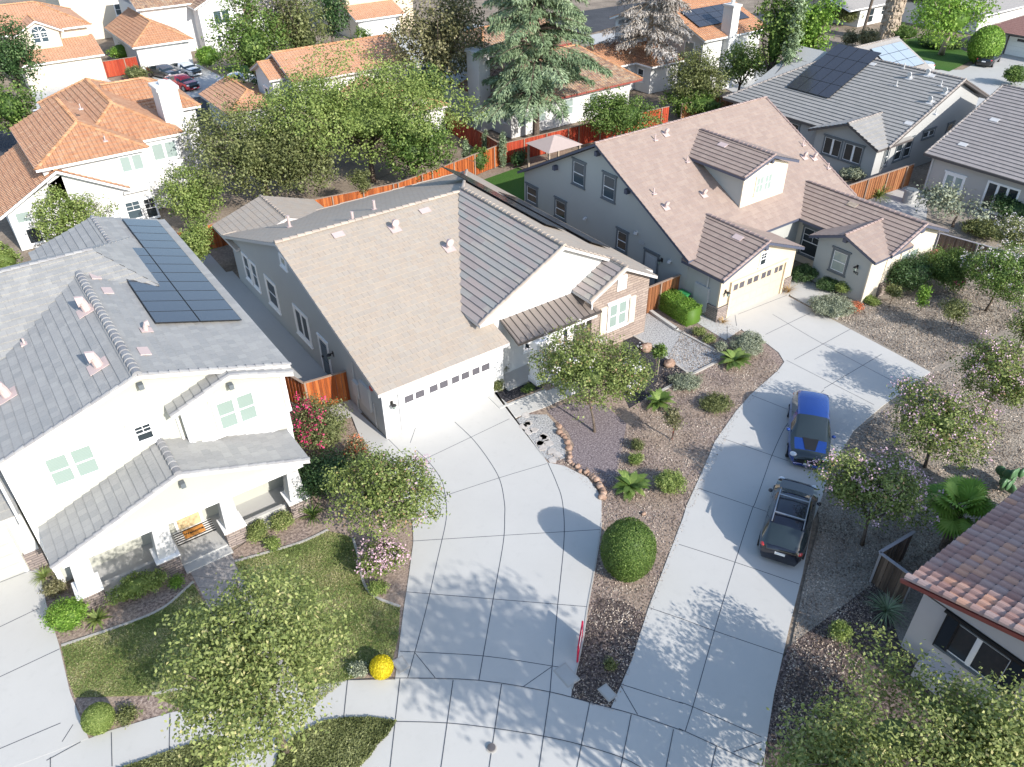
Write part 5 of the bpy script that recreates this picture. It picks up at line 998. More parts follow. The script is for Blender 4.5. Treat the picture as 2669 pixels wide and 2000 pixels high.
tree('crape_myrtle', 'pink crape myrtle at the right edge level with the driveway corner', 2158, 812, 195, 2.6, 1.7, 'myrtle', 1.1, .12, trunk=.07, k=7, flowers='pink', fl=.24, solid=.4, group=cg, sprig=.12)
tree('crape_myrtle', 'deep green crape myrtle with pale blossom at the right edge beside the dark fence', 2160, 592, 170, 2.5, 1.8, 'mid', 1.2, .12, trunk=.07, k=7, flowers='white', fl=.2, solid=.5, group=cg)
tree('crape_myrtle', 'crape myrtle cut by the right edge just below the deep green one', 2225, 700, 90, 2.2, 1.5, 'myrtle', 1.2, .12, trunk=.06, k=5, flowers='pink', fl=.15, solid=.5, group=cg)
tree('crape_myrtle', 'pale blossoming crape myrtle behind the dark fence at the right edge', 2195, 505, 110, 2.0, 1.2, 'olive', 1.1, .12, trunk=.05, k=5, flowers='white', fl=.4, solid=.5, group=cg)
tree('street_tree', 'broad yellow-green tree filling the bottom right corner', 1935, 1600, 560, 3.2, 1.7, 'yel', 1.2, .125, trunk=.13, k=13, sprig=.18, base=(1880,1720), solid=.35, ry=3.0, cr=.2, spread=.78, size=(.3,.5))
tree('street_tree', 'yellow-green tree under the slatted shutters at the bottom right', 2130, 1590, 300, 3.2, 1.4, 'yel', 1.2, .125, trunk=.1, k=8, sprig=.2, base=(2110,1730), solid=.35, cr=.2, spread=.75)
tree('street_tree', 'tall street tree shading the first driveway from the pavement', 0, 0, 0, 0, 0, 'mid', .8, .2, trunk=.17, k=9, pos3=(-.6,-29.5,9.4), rad=(3.0,2.7,2.6), solid=.3, cr=.3, inner=.35, group='street trees beyond the pavement')
tree('street_tree', 'lower street tree shading the pavement', 0, 0, 0, 0, 0, 'mid', .75, .2, trunk=.14, k=9, pos3=(1.2,-29,7), rad=(2.7,2.3,2.0), solid=.3, cr=.3, inner=.35, group='street trees beyond the pavement')
tree('shade_tree', 'dense round-headed tree behind the barrel tile house', 0, 0, 0, 0, 0, 'dark', 1.3, .22, trunk=.2, k=2, pos3=(15,-27.0-6,6.8+3.4), rad=(4.6,3.2,3.2), solid=.98, cr=.12, spread=.2, sprig=0)
# garden planting, front
c = at(1357, 1190, 1.15); clipped('clipped_shrub', 'large clipped green dome standing between the two driveways', (c[0]+.0, c[1], 1.2), (.98, .98, 1.25), 'mid', n=16000, lf=.06, pw=2.5)
shrub('round_shrub', 'round bright green shrub beside the left driveway and porch corner', 145, 1330, 92, 1.25, 'bright', solid=.9, dens=2.2, lf=.07)
clipped('clipped_shrub', 'clipped yellow-green ball at the corner of the left driveway and pavement', tuple(at(212,1553,.4)[:2])+(.4,), (.5,.5,.5), 'lime', n=4500, lf=.05, pw=2)
clipped('clipped_shrub', 'bright golden ball at the foot of the lawn by the first driveway', tuple(at(824,1442,.35)[:2])+(.36,), (.41,.41,.42), 'gold', n=3600, lf=.05, pw=2)
low = [('low_shrub','low olive shrub right of the yellow-green ball',270,1545,55,.35,'olive'),('flowering_shrub','grey lavender tuft left of the golden ball',777,1446,48,.45,'grey'),('low_shrub','yellow-green shrub under the low crape myrtle',814,1268,48,.5,'lime'),
 ('foundation_shrub','yellow-green shrub nearest the porch steps',556,1148,60,.75,'yel'),('foundation_shrub','yellow-green shrub against the right porch opening',607,1124,58,.8,'yel'),('low_shrub','small yellow-green shrub at the lawn edging',588,1176,44,.45,'lime'),
 ('low_shrub','small dotted shrub at the left of the paved walk',380,1257,34,.35,'bright'),('low_shrub','dark wine-leaved shrub beside the grass tuft',118,1273,52,.45,'bronze'),
 ('low_shrub','pale low shrub in the bark bed right of the dark gravel',1477,826,80,.5,'grey'),('low_shrub','grey-green spreading shrub beside the second driveway',1551,871,86,.45,'olive'),('low_shrub','yellow flowering shrub below the box hedge',1509,717,34,.45,'yel'),('low_shrub','second small yellow shrub under the hedge by the path',1532,732,32,.4,'yel'),('low_shrub','pale upright tuft beside the grey shrub',1556,748,28,.5,'grey'),
 ('low_shrub','small upright shrub on the mauve gravel edge',1375,961,34,.5,'olive'),('low_shrub','small yellow-green shrub below it at the rock edge',1373,990,34,.55,'lime'),('yellow_shrub','airy yellow shrub right of the lower sago palm',1444,1040,75,.95,'lime'),
 ('grey_shrub','grey-green shrub where the path meets the second driveway',1612,742,90,.95,'grey'),('grey_shrub','silvery shrub at the foot of the study window',1798,662,112,1.0,'grey'),('red_shrub','low red shrub beside the silvery one',1847,663,46,.5,'red'),('low_shrub','yellow-green shrub at the stone base of the wing',1880,647,44,.45,'lime'),
 ('foundation_shrub','yellow-green shrub standing in front of the lamp and house number',1826,618,52,1.0,'lime'),('foundation_shrub','dark shrub below the study window',1790,612,60,.9,'dark'),('foundation_shrub','dark leafy plant in the entry corner',1737,590,66,1.2,'dark'),
 ('column_shrub','yellowish upright shrub in the bark at the lower right',1815,1362,50,1.0,'lime'),('low_shrub','small leafy plant between garage and porch',1076,832,34,.9,'olive'),('low_shrub','small red-tipped shrub above it',1087,790,34,.8,'bronze'),('low_shrub','small plant at the foot of the white porch column',1140,840,30,.3,'mid'),('low_shrub','sparse plant in the bark by the utility lid',1320,1435,28,.3,'olive')]
for nm, lb, x, y, w, h, lf in low: shrub(nm, lb, x, y, w, h, lf, lf=.07, dens=1.8, solid=.7, cr=.07)
tree('hedge', 'bushy yellow-green hedge in front of the left porch opening', 292, 1268, 118, .55, .55, 'lime', 2, .08, 'hedge', trunk=0, k=5, solid=.8, cr=.08, ry=.55)
SEED[0] += 1; rng = np.random.default_rng(SEED[0]); a, b = at(1418,652), at(1497,702); T = thing('hedge', 'clipped box-shaped green hedge between the gravel and the greige garage', 'hedge', (a+b)/2)
n = 12000; u = rng.random(n); q = rng.random(n); dr = (b-a)/np.linalg.norm(b-a); sd = np.array([-dr[1], dr[0], 0]); face = rng.integers(0, 4, n); s = rng.uniform(-.55,.55,n); h = rng.uniform(.1,1.1,n); s = np.where(face == 0, -.55, np.where(face == 1, .55, s)); h = np.where(face >= 2, 1.1+.06*np.sin(u*19), h); s = s+rng.normal(0,.04,n); h = h+rng.normal(0,.04,n)
P = a+(b-a)*u[:,None]+sd*s[:,None]; P[:,2] = h; Nn = rng.normal(size=(n,3))*.5+np.where(face[:,None] == 0, -sd, np.where(face[:,None] == 1, sd, np.array([0,0,1.]))); Nn /= np.linalg.norm(Nn, axis=1)[:,None]
cv = np.array([a+sd*t1*.5+np.array([0,0,z]) for z in (0,1.02) for t1 in (-1,1)]+[b+sd*t1*.5+np.array([0,0,z]) for z in (0,1.02) for t1 in (-1,1)]); leafmesh('foliage', P, Nn, .075, .05, rng.normal(.5,.25,n), LEAF['bright'], T, rng, (cv, np.array([[0,1,3,2],[4,6,7,5],[2,3,7,6],[0,2,6,4],[1,5,7,3]]), np.full(5,.2)))  # cv: dark inner box added to block light through the hedge
sago(1586, 785, 1.0, 'sago palm at the corner of the grey gravel, topmost of the three', leaf='mid'); sago(1424, 875, .85, 'sago palm beside the big rocks left of the low shrubs'); sago(1363, 1057, .95, 'sago palm below the mauve gravel, nearest the clipped dome')
blades('agave', 'dark strappy agapanthus clump beside the right porch column', at(676,1118), 60, .75, .06, 'mid', (20,80), droop=.7)
blades('yucca', 'yellow spiky plant between the round shrub and the porch hedge', at(212,1342), 46, .55, .12, 'lime', (10,75), droop=.5)
blades('grass_tuft', 'pale green grass tuft at the garage corner of the cream house', at(98,1250), 110, .6, .025, 'lime', (15,80), droop=1)
blades('grass_tuft', 'orange ornamental grass right of the buff garage door', at(1702,634), 90, .75, .02, 'orangegrass', (25,85), droop=.8); blades('grass_tuft', 'small brown ornamental grass left of the buff garage door', at(1562,700), 70, .5, .02, 'orangegrass', (25,85), droop=.8)
blades('yucca', 'feathery blue-green plant in dark bark below the wooden enclosure', at(1912,1325), 130, .95, .03, 'cedar', (10,80), droop=.9)
blades('agave', 'green strappy plant by the brown fence behind the ribbed roof', at(1898,428), 70, 1.3, .09, 'lime', (15,80), droop=.8)
def sapling(label, bx, by, cx, cy, zc, wpx, leaf, rz=.5, group='young trees on stakes', st=None, tr='bark', dens=1.2):
    b = at(bx, by); T = thing('sapling', label, 'tree', b, group); SEED[0] += 1; rng = np.random.default_rng(SEED[0]); c = at(cx, cy, zc); c = np.array([b[0], b[1], zc]) if abs(c[0]-b[0])+abs(c[1]-b[1]) < .8 else c
    r = wpx/2*scl(cx, cy, zc); L = lobes_of(c, (r, r, rz), 4, rng); P, Nn, tn, cc, dd = cloud(L, int(70*dens), 12, .11, rng, inner=.2); leafmesh('crown', P, Nn, .12, .07, tn, LEAF[leaf], T, rng); m_ = MB(); limbs(m_, b, L, .025, rng, n=4); m_.build('trunk', M[tr], T)
    if st:
        m_ = MB(); m_.tube([(b[0]+.15,b[1],0),(b[0]+.15,b[1],1.5)], [.025]*2, 6); m_.build('stake', M[st], T)
sapling('thin staked sapling standing in the dark gravel bed', 1416, 812, 1424, 760, 1.6, 32, 'mid', .5, st='barkpale'); sapling('sapling with red stakes in the bark left of the second driveway', 1447, 952, 1450, 915, 1.4, 46, 'bronze', .5, st='fasciared')
sapling('small leafy sapling nearest the wing of the greige house', 1921, 658, 1922, 636, .9, 32, 'olive', .4); sapling('slim bright green sapling behind the wide driveway', 1990, 672, 1995, 645, 1.3, 24, 'bright', .8); sapling('sapling inside a square wire guard in the bare yard', 2053, 708, 2062, 672, 1.6, 62, 'olive', .9, dens=2)
# bare-yard shrubs at the wing of the greige house
tree('shrub', 'dense blue-green shrub against the wing of the greige house', 1972, 592, 100, 1.3, 1.3, 'dark', 1.8, .1, 'shrub', trunk=0, k=5, solid=.8); tree('shrub', 'dark green shrub right of the blue-green one', 2045, 582, 125, 1.3, 1.25, 'mid', 1.5, .1, 'shrub', trunk=0, k=6, solid=.75, flowers='magenta', fl=.01)
tree('feather_palm', 'arching feathery palm beside the warm grey house', 2076, 440, 150, 1.8, .9, 'grey', .8, .22, 'tree', trunk=.09, k=7, solid=.2, cr=.25, sprig=.3)
shrub('shrub', 'loose pale-tipped shrub at the window of the grey-blue house', 1840, 374, 66, 1.1, 'grey', lf=.12); shrub('shrub', 'pale green shrub row behind the dark fence at the right', 2130, 492, 120, .9, 'olive', lf=.12); tree('shrub', 'dark shrubs in the shade of the warm grey house', 2190, 452, 90, .9, .9, 'dark', 1.3, .13, 'shrub', trunk=0, k=5, solid=.8)
# fan palm: pleated leaves on stalks
SEED[0] += 1; rng = np.random.default_rng(SEED[0]); pc = at(2078, 1098, 2.3); T = thing('fan_palm', 'bright green fan palm with pleated leaves beside the wooden enclosure', 'palm', (pc[0], pc[1], 0)); V = []; F = []; tn = []; m_ = MB()
m_.tube([(pc[0],pc[1],0),(pc[0],pc[1],1.2),(pc[0],pc[1],2.1)], [.2,.17,.15], 10); m_.build('trunk', M['bark'], T); m_ = MB()
for i in range(26):
    a = i*2.399+rng.uniform(-.15,.15); el = R_(rng.uniform(-5, 75)); d = np.array([math.cos(a)*math.cos(el), math.sin(a)*math.cos(el), math.sin(el)]); st = rng.uniform(.7,1.0); h = np.array([pc[0],pc[1],2.05])+d*st; m_.tube([(pc[0],pc[1],2.0), h], [.02,.012], 5)
    ax = d*.75+np.array([0,0,-.25]); ax /= np.linalg.norm(ax); sd = np.cross(ax, (0,0,1.)); sd /= np.linalg.norm(sd); nm = np.cross(sd, ax); Rf = rng.uniform(.62,.85); t0 = rng.uniform(.3,.9); K = 26
    for k in range(K):
        t = (k/(K-1)-.5)*R_(290); dv = ax*math.cos(t)+sd*math.sin(t); tip = h+dv*Rf*(1-.12*abs(t)/2.5)+np.array([0,0,-.16*Rf]); w = R_(290)/K*.55*Rf; pv = -ax*math.sin(t)+sd*math.cos(t); zz_ = nm*(.03 if k%2 else -.03); k0 = len(V)
        mid = h+dv*Rf*.62; V += [h, mid-pv*w*.62+zz_*.3, tip, mid+pv*w*.62-zz_*.3+nm*.02]; F.append([k0,k0+1,k0+2,k0+3]); tn.append(t0+rng.uniform(-.12,.12))
rawmesh('fronds', np.array(V), np.array(F), np.array(tn), LEAF['bright'], T); m_.build('leaf_stalk', LEAF['lime'], T)
# prickly pear
p = at(2175, 1062); T = thing('prickly_pear', 'dark green prickly pear cactus behind the fan palm', 'cactus', p); mp = plain('cactus skin', (.07,.16,.07), .5)
for i in range(15):
    m_ = MB(); a = rng.uniform(0, 6.28); q = p+np.array([math.cos(a)*rng.uniform(.1,.7), math.sin(a)*rng.uniform(.1,.7), rng.uniform(.25,1.3)]); m_.ell(q, (.2*abs(math.cos(a))+.05, .2*abs(math.sin(a))+.05, .26), 10, 6); m_.build('cactus_pad', mp, T, smooth=True)
# trees of the back gardens
tree('tree', 'big lime-green tree in the middle behind the back fence', 790, 255, 385, 5.2, 4.2, 'lime', 1.2, .2, k=12, trunk=.22, solid=.6, cr=.3, spread=.7)
tree('tree', 'olive-green tree left of the lime-green one, above the back fence', 560, 335, 285, 4.2, 3.9, 'olive', 1.3, .2, k=9, trunk=.2, solid=.65, cr=.28)
tree('tree', 'mid-green tree tucked under the right side of the lime-green one', 890, 328, 165, 3.2, 3.0, 'mid', 1.0, .2, k=7, trunk=.15, solid=.65, cr=.25)
tree('tree', 'small thin-stemmed tree before the red back fence', 781, 392, 52, 2.3, .8, 'olive', 1.2, .14, k=4, trunk=.05, solid=.4, base=(785,425))
tree('tree', 'leafy yellow-green tree right of the white house windows', 415, 432, 140, 2.4, 2.2, 'lime', 1.1, .17, k=7, trunk=.1, solid=.5, cr=.2); tree('tree', 'pinkish-tipped tree before the left windows of the white house', 140, 462, 165, 2.3, 1.7, 'lime', 1.1, .16, k=7, trunk=.1, solid=.4, flowers='white', fl=.22, cr=.2)
tree('tree', 'small tree between the solar roof and the tan roof', 424, 528, 82, 1.8, 1.7, 'lime', 1.3, .14, k=5, trunk=.07, solid=.5); shrub('shrub', 'green shrub at the left edge above the grey roof', 8, 562, 80, 2.2, 'lime', lf=.15)
tree('tree', 'tall dark tree at the left edge, upper of two', 18, 130, 125, 6.5, 3.6, 'dark', .9, .24, k=8, trunk=.25, solid=.65, cr=.3); tree('tree', 'tall mid-green tree at the left edge, lower of two', 22, 235, 115, 5.0, 3.2, 'mid', .9, .24, k=8, trunk=.22, solid=.65, cr=.3)
tree('tree', 'broad mid-green tree behind the parked red car', 548, 110, 165, 6.0, 5.2, 'mid', .9, .28, k=9, trunk=.25, solid=.65, cr=.35); tree('tree', 'olive tree with grey twigs right of the red car tree', 655, 85, 165, 5.8, 4.6, 'olive', .8, .28, k=9, trunk=.25, solid=.55, cr=.38)
tree('bare_tree', 'leafless greyish twiggy crown at the top edge', 600, 18, 110, 8.5, 2.2, 'dry', .7, .22, k=6, trunk=.2, solid=.2, cr=.4); tree('tree', 'dark tree at the top edge left of the gridded windows house', 712, 25, 66, 6.0, 4.0, 'dark', 1, .3, k=6, trunk=.2, solid=.6, cr=.3)
tree('tree', 'tall brownish-green tree left of the cedar', 945, 100, 182, 7.0, 5.6, 'bronze', 1.0, .28, k=11, trunk=.28, solid=.65, cr=.38, spread=.7); tree('tree', 'dark lower crown under the brownish-green tree', 925, 205, 100, 3.5, 2.8, 'dark', .9, .26, k=6, trunk=0, solid=.6)
tree('tree', 'small dark shrubby tree by the curved drive', 786, 95, 56, 2.2, 1.8, 'mid', .9, .25, k=5, trunk=.08, solid=.5)
tree('tree', 'round glossy green tree between the cedar and the rose roof', 1350, 250, 168, 2.9, 2.4, 'mid', 1.15, .18, k=8, trunk=.14, solid=.7, cr=.2); tree('tree', 'grey-green tree left of the bright one, behind the rose roof', 1515, 178, 120, 3.2, 3.0, 'olive', 1, .22, k=8, trunk=.15, solid=.6, cr=.26)
tree('tree', 'bright yellow-green tree right of the grey-green one', 1602, 140, 110, 4.0, 2.8, 'lime', 1, .22, k=7, trunk=.15, solid=.6, cr=.26); tree('shrub', 'wide dark shrub mass below the two trees', 1510, 222, 150, 1.5, 1.3, 'mid', 1.1, .2, 'shrub', trunk=0, k=8, solid=.7)
tree('tree', 'large dark-leaved tree left of the cypress', 1678, 78, 95, 7.5, 6.0, 'mid', .9, .3, k=8, trunk=.28, solid=.65, cr=.35); tree('tree', 'light green tree right of the cypress', 1755, 62, 95, 7.0, 5.4, 'bright', .9, .3, k=8, trunk=.26, solid=.65, cr=.35)
tree('cypress', 'narrow grey-green cypress between the two big trees', 1712, 85, 44, 7.5, 6.6, 'cedar', 1.6, .24, k=3, trunk=.2, solid=.8, cr=.2, spread=.2)
tree('tree', 'bright green tree on the lawn before the red-brown roof', 2062, 42, 160, 5.2, 4.0, 'bright', .9, .34, k=9, trunk=.3, solid=.6, cr=.5, base=(2033,118), barkm='barkpale'); c = at(2130, 98, 2); clipped('clipped_shrub', 'green clipped ball at the corner of the red-brown roofed garage', (c[0], c[1], 2), (2.2,1.8,2.1), 'bright', n=3000, lf=.22, pw=2)
hd = [('hedge','pale green hedge running back beside the red-stained fence',292,158,62,1.6,'olive'),('shrub','light green bush beside the two cream garage doors',262,112,60,2.2,'bright'),('hedge','bright green hedge right of the white garage door',448,122,66,3.0,'bright'),('shrub','dark green bush behind the peach roof',190,50,50,3.4,'bright'),
 ('hedge','tall clipped hedge block inside the red fence corner',1033,347,48,2.2,'mid'),('shrub','dark round shrub before the red fence left of the gazebo',1119,342,44,1.3,'dark'),('shrub','green shrub beside the weathered fence, lower of two',1471,236,34,1.8,'bright'),('shrub','small shrub in the narrow yard beside it',1498,244,34,1.1,'mid'),('shrub','shrub at the base of the brown fence',1542,230,34,1,'mid'),
 ('shrub','brown-tinged bush left of the utility pole',1836,82,44,2,'bronze'),('shrub','brown-tinged bush right of the utility pole',1880,85,60,2.6,'bronze'),('shrub','dark green hedge before the long white house',1950,70,80,2.2,'mid'),('shrub','pink-flecked climber on the long white house',1830,28,80,3.0,'olive'),('shrub','bright shrub at the drive edge by the long house',1790,30,44,2.6,'bright'),('shrub','green shrub at the right edge beyond the ribbed roof',2196,160,60,2.4,'mid'),('shrub','shrubs under the red-brown roof eave',2030,90,110,1.5,'mid')]
for nm, lb, x, y, w, h, lf in hd: shrub(nm, lb, x, y, w, h, lf, cat='hedge' if nm == 'hedge' else 'shrub', lf=.17, cr=.16, dens=1.1, solid=.85)
for i, (x, y, h, lb) in enumerate(((1008,345,2.7,'slim juniper column left of the hedge block'),(1050,312,2.3,'slim juniper column between the hedge block and fence corner'),(1087,338,3.1,'slim juniper column right of the fence corner'))):
    b = at(x, y+24); SEED[0] += 1; rng = np.random.default_rng(SEED[0]); T = thing('juniper', lb, 'tree', b, 'juniper columns along the red fence'); L = [(b+np.array([0,0,h*.5]), np.array([.3,.3,h*.52]))]; P, Nn, tn, cc, dd = cloud(L, 260, 12, .07, rng, inner=.4, sprig=.03); leafmesh('crown', P, Nn, .12, .05, tn, LEAF['cedar'], T, rng)
# cedar: tiers of long drooping boughs
def conifer(name, label, base, H, R0, z0, leaf, seed, tiers, nb, dens, spr=.34, bare=0, barkm='bark', sun_=0):
    rng = np.random.default_rng(seed); b = np.array([*base, 0.]); T = thing(name, label, 'tree', b); m_ = MB(); m_.tube([b, b+[0,0,H*.5], b+[0,0,H]], [.34,.22,.04], 9)
    Ps, Ns, Ts = [], [], []
    for t in range(tiers):
        z = z0+(H-z0)*(t/tiers)**.9; rr = R0*(1-.78*(t/tiers)); 
        for k in range(nb):
            a = rng.uniform(0, 2*math.pi); l = rr*rng.uniform(.6,1.12); d = np.array([math.cos(a), math.sin(a), 0]); s = np.array([-d[1], d[0], 0]); rise = rng.uniform(.0,.12)*l; dr = rng.uniform(.1,.28)*l; tt = np.linspace(0, 1, 7); pts = [b+[0,0,z]+d*l*q+np.array([0,0,rise*math.sin(q*2)-dr*q**2.2]) for q in tt]
            m_.tube(pts, [.07*(1-.85*q) for q in tt], 5); n = int(l*dens); q = rng.random(n)**.7; q = .12+.88*q; base_ = np.array([b+[0,0,z]+d*l*x+np.array([0,0,rise*math.sin(x*2)-dr*x**2.2]) for x in q]); wd = (l*spr*(1.05-q)**.8*np.minimum(1, q*3))
            off = rng.uniform(-1,1,n); p = base_+s*(off*wd)[:,None]+d*(np.abs(off)*wd*.5)[:,None]; p[:,2] -= np.abs(off)*wd*.35+rng.exponential(.16, n); tone = rng.normal(.5,.13)+rng.normal(0,.14,n)+.0; Ps.append(p)
            dirv = s*np.sign(off)[:,None]*.8+d*.7+np.array([0,0,-.5])+rng.normal(size=(n,3))*.35; Ns.append(dirv/np.linalg.norm(dirv, axis=1)[:,None]); Ts.append(tone)
    P = np.concatenate(Ps); D = np.concatenate(Ns); tn = np.concatenate(Ts); n = len(P); up = np.array([0,0,1.])+rng.normal(size=(n,3))*.5; w = np.cross(D, up); w /= np.linalg.norm(w, axis=1)[:,None]+1e-9; L = rng.uniform(.22,.5,n)[:,None]; W_ = rng.uniform(.03,.07,n)[:,None]
    V = np.stack([P, P+D*L*.5+w*W_, P+D*L-np.array([0,0,.06]), P+D*L*.5-w*W_], 1).reshape(-1,3); rawmesh('crown', V, np.arange(4*n).reshape(n,4), tn, LEAF[leaf], T); m_.build('trunk', M[barkm], T)
conifer('cedar', 'large blue-green cedar with long drooping boughs at the top centre', (31.9,30.2), 19, 6.6, 4.6, 'cedar', 7, 13, 10, 130)
conifer('conifer', 'half-dead grey conifer with bare twigs right of the cedar', (51.2,35.9), 17, 5.2, 5.5, 'dry', 8, 13, 9, 75, barkm='barkpale')
# shaggy date palm trunk and its crown above the frame
T = thing('palm', 'thick shaggy palm trunk standing before the long white house', 'palm', (91.8,33.2,0)); m_ = MB(); rr = random.Random(4); rg_ = []
for k in range(16): z = k*.48; r_ = 1.15 if k%2 else .95; rg_.append(r_)
m_.tube([(91.8,33.2,k*.48) for k in range(16)], rg_, 14)
for k in range(420): a = rr.uniform(0,6.28); z = rr.uniform(.2,7.0); m_.ell((91.8+1.08*math.cos(a),33.2+1.08*math.sin(a),z), (.17,.17,.2), 5, 3)
m_.build('trunk', M['barkpale'], T); rng = np.random.default_rng(11); P, Nn, tn, cc, dd = cloud([(np.array([91.8,33.2,9.5]), np.array([3.5,3.5,2.0]))], 160, 14, .4, rng); leafmesh('crown', P, Nn, .8, .12, tn, LEAF['lime'], T, rng)
# ground cover strips at the street and loose stones
def strew(name, label, poly, n, size, leaf, h, kind='stuff', wr=.5, cat=None):
    rng = np.random.default_rng(n); P = np.array([p[:2] for p in poly]); lo, hi = P.min(0), P.max(0); Q = rng.uniform(lo, hi, size=(n*3, 2)); ins = np.zeros(len(Q), bool); j = len(P)-1
    for i in range(len(P)):
        xi, yi = P[i]; xj, yj = P[j]; c = ((yi > Q[:,1]) != (yj > Q[:,1])) & (Q[:,0] < (xj-xi)*(Q[:,1]-yi)/(yj-yi+1e-12)+xi); ins ^= c; j = i
    Q = Q[ins][:n]; q = np.column_stack([Q, rng.uniform(.02, h, len(Q))]); Nn = rng.normal(size=q.shape)*.6+np.array([0,0,.8]); Nn /= np.linalg.norm(Nn, axis=1)[:,None]; tn = .5+.28*np.sin(Q[:,0]*2.1+1.3*np.sin(Q[:,1]*1.7))*np.sin(Q[:,1]*2.7)+rng.normal(0,.2,len(Q))
    t = rng.normal(size=q.shape); t -= Nn*np.sum(t*Nn,1)[:,None]; t /= np.linalg.norm(t,axis=1)[:,None]; b = np.cross(Nn, t); L = size*rng.uniform(.6,1.4,len(q))[:,None]
    V = np.stack([q-t*L/2, q+b*L*wr/2, q+t*L/2, q-b*L*wr/2], 1).reshape(-1,3); o = rawmesh(name, V, np.arange(4*len(q)).reshape(-1,4), tn, LEAF[leaf], None); o['kind'] = 'stuff'; return o
strew('ground_cover', '', W2([(594,1690),(600,1630),(640,1590),(702,1560),(746,1554),(800,1553),(856,1560),(838,1590),(815,1612),(800,1636),(773,1662),(770,1700)]), 26000, .085, 'olive', .14)
strew('ground_cover', '', W2([(255,1665),(368,1625),(438,1602),(478,1600),(496,1606),(490,1700),(255,1700)]), 12000, .085, 'olive', .14)
LEAF['lawn'] = attr_mat('lawn blades', [(0,(.08,.12,.03)),(.45,(.19,.25,.075)),(.75,(.33,.34,.15)),(1,(.46,.40,.24))], .8, .2)
strew('grass', '', W2(lawnA), 42000, .075, 'lawn', .06, wr=.35); strew('grass', '', W2(Z7((395,890),(850,735),(1050,645),(1180,535),(1235,475),(1690,1330),(1190,1300),(970,1200),(480,1215),(440,1100))), 34000, .075, 'lawn', .06, wr=.35)
LEAF['litter'] = attr_mat('bark chips', [(0,(.08,.06,.05)),(.5,(.30,.24,.19)),(1,(.62,.54,.46))], .9)
strew('bark_chips', '', W2([(1150,960),(1300,1075),(1290,1225),(1235,1510),(1325,1540),(1485,1121),(1600,890),(1690,800),(1620,725),(1500,660),(1400,860),(1340,960),(1330,1030),(1232,1000)]), 26000, .075, 'litter', .03)
strew('leaf_litter', '', W2([(1690,1490),(1740,1243),(1800,1020),(1850,932),(2020,805),(2212,740),(2212,1240),(1940,1250),(1900,1200),(1830,1700),(1660,1600)]), 26000, .085, 'litter', .03); strew('leaf_litter', '', W2([(1810,690),(2010,802),(2212,690),(2212,600),(1960,640),(1850,655)]), 12000, .09, 'litter', .03)

# ------------------------------------------------------------------ fences
def fence(label, pts, h, mt, rail='post', group=None, bw=.14, name='fence'):
    P = [np.array([p[0], p[1], 0.]) for p in pts]; T = thing(name, label, 'fence', P[0], group); b = MB(); q = MB(); c = MB(); rr = random.Random(len(label))
    for a, e in zip(P[:-1], P[1:]):
        d = e-a; L = np.linalg.norm(d); d /= L; n = max(1, int(L/bw)); s = np.array([-d[1], d[0], 0])
        for k in range(n):
            o = a+d*(k+.5)*L/n+s*(.012 if k%2 else -.012); tv = rr.random(); hh = h+rr.uniform(-.012,.012)
            for _ in range(6): tone_face(b, tv); b.f.append(None); b.m.append(0); b.uv.append([(0,0)]*4)
            n0 = len(b.v); x = d*(L/n)*.47; y = s*.011
            b.v += [tuple(o-x-y+[0,0,.03]), tuple(o+x-y+[0,0,.03]), tuple(o+x+y+[0,0,.03]), tuple(o-x+y+[0,0,.03]), tuple(o-x-y+[0,0,hh]), tuple(o+x-y+[0,0,hh]), tuple(o+x+y+[0,0,hh]), tuple(o-x+y+[0,0,hh])]
            for i, f in enumerate([(3,2,1,0),(4,5,6,7),(0,1,5,4),(1,2,6,5),(2,3,7,6),(3,0,4,7)]): b.f[-6+i] = [n0+j for j in f]
        for k in range(int(L/2.4)+1):
            o = a+d*min(L, k*2.4)-s*.07; q.box(o-[.045,.045,0], o+[.045,.045,h+.03])
        c.bar(a+[0,0,h+.03], e+[0,0,h+.03], .13, .04)
    b.build('boards', mt, T); q.each('post', M[rail], T); c.each('rail', M[rail], T); return T
fence('orange redwood board fence along the back of the tan-roofed house', [(-3.2,25.8),(6.8,25.5),(14.3,24.5),(17.7,25.1),(25.4,26.8)], 1.8, M['redwood'])
fence('deep red board fence running away beside the white chimney house', [(25.6,27.0),(26.9,38.5)], 1.8, M['redpaint']); fence('red board fence behind the gazebo and cedar', [(25.6,26.9),(34,26.6),(44.5,25.8)], 1.8, M['redpaint'])
fence('weathered brown board fence behind the rose roof', [(46,25.6),(53,24.8)], 1.8, M['brownwood']); fence('redwood gate fence between the cream house and the tan-roofed house', [(-.03,3.9),(-2.2,4.2),(-3.3,8.5)], 1.8, M['redwood'])
fence('short lattice-topped cedar fence between the stone gable and the greige house', [(16.8,1.1),(20.85,1.1)], 1.8, M['brownwood']); fence('brown board fence between the grey-blue house and the warm grey house', [(38.5,3.7),(49.0,3.2)], 1.8, M['brownwood'])
a, b = at(2030,505,1.8), at(2215,556,1.8); fence('dark stained board fence behind the deep green crape myrtle', [a, b], 1.8, M['greywood'], 'postgrey'); fence('red painted fence panel beside the two cream garage doors', [(5.0,78.2),(8.8,78.2)], 1.8, M['redpaint'])
e0, e1, e2 = at(1900,1195,1.6), at(1972,1248,1.6), at(1975,1150,1.6); fence('weathered wooden enclosure with pale top rails at the barrel tile house', [e1, e0, e2], 1.6, M['greywood'], 'postgrey')
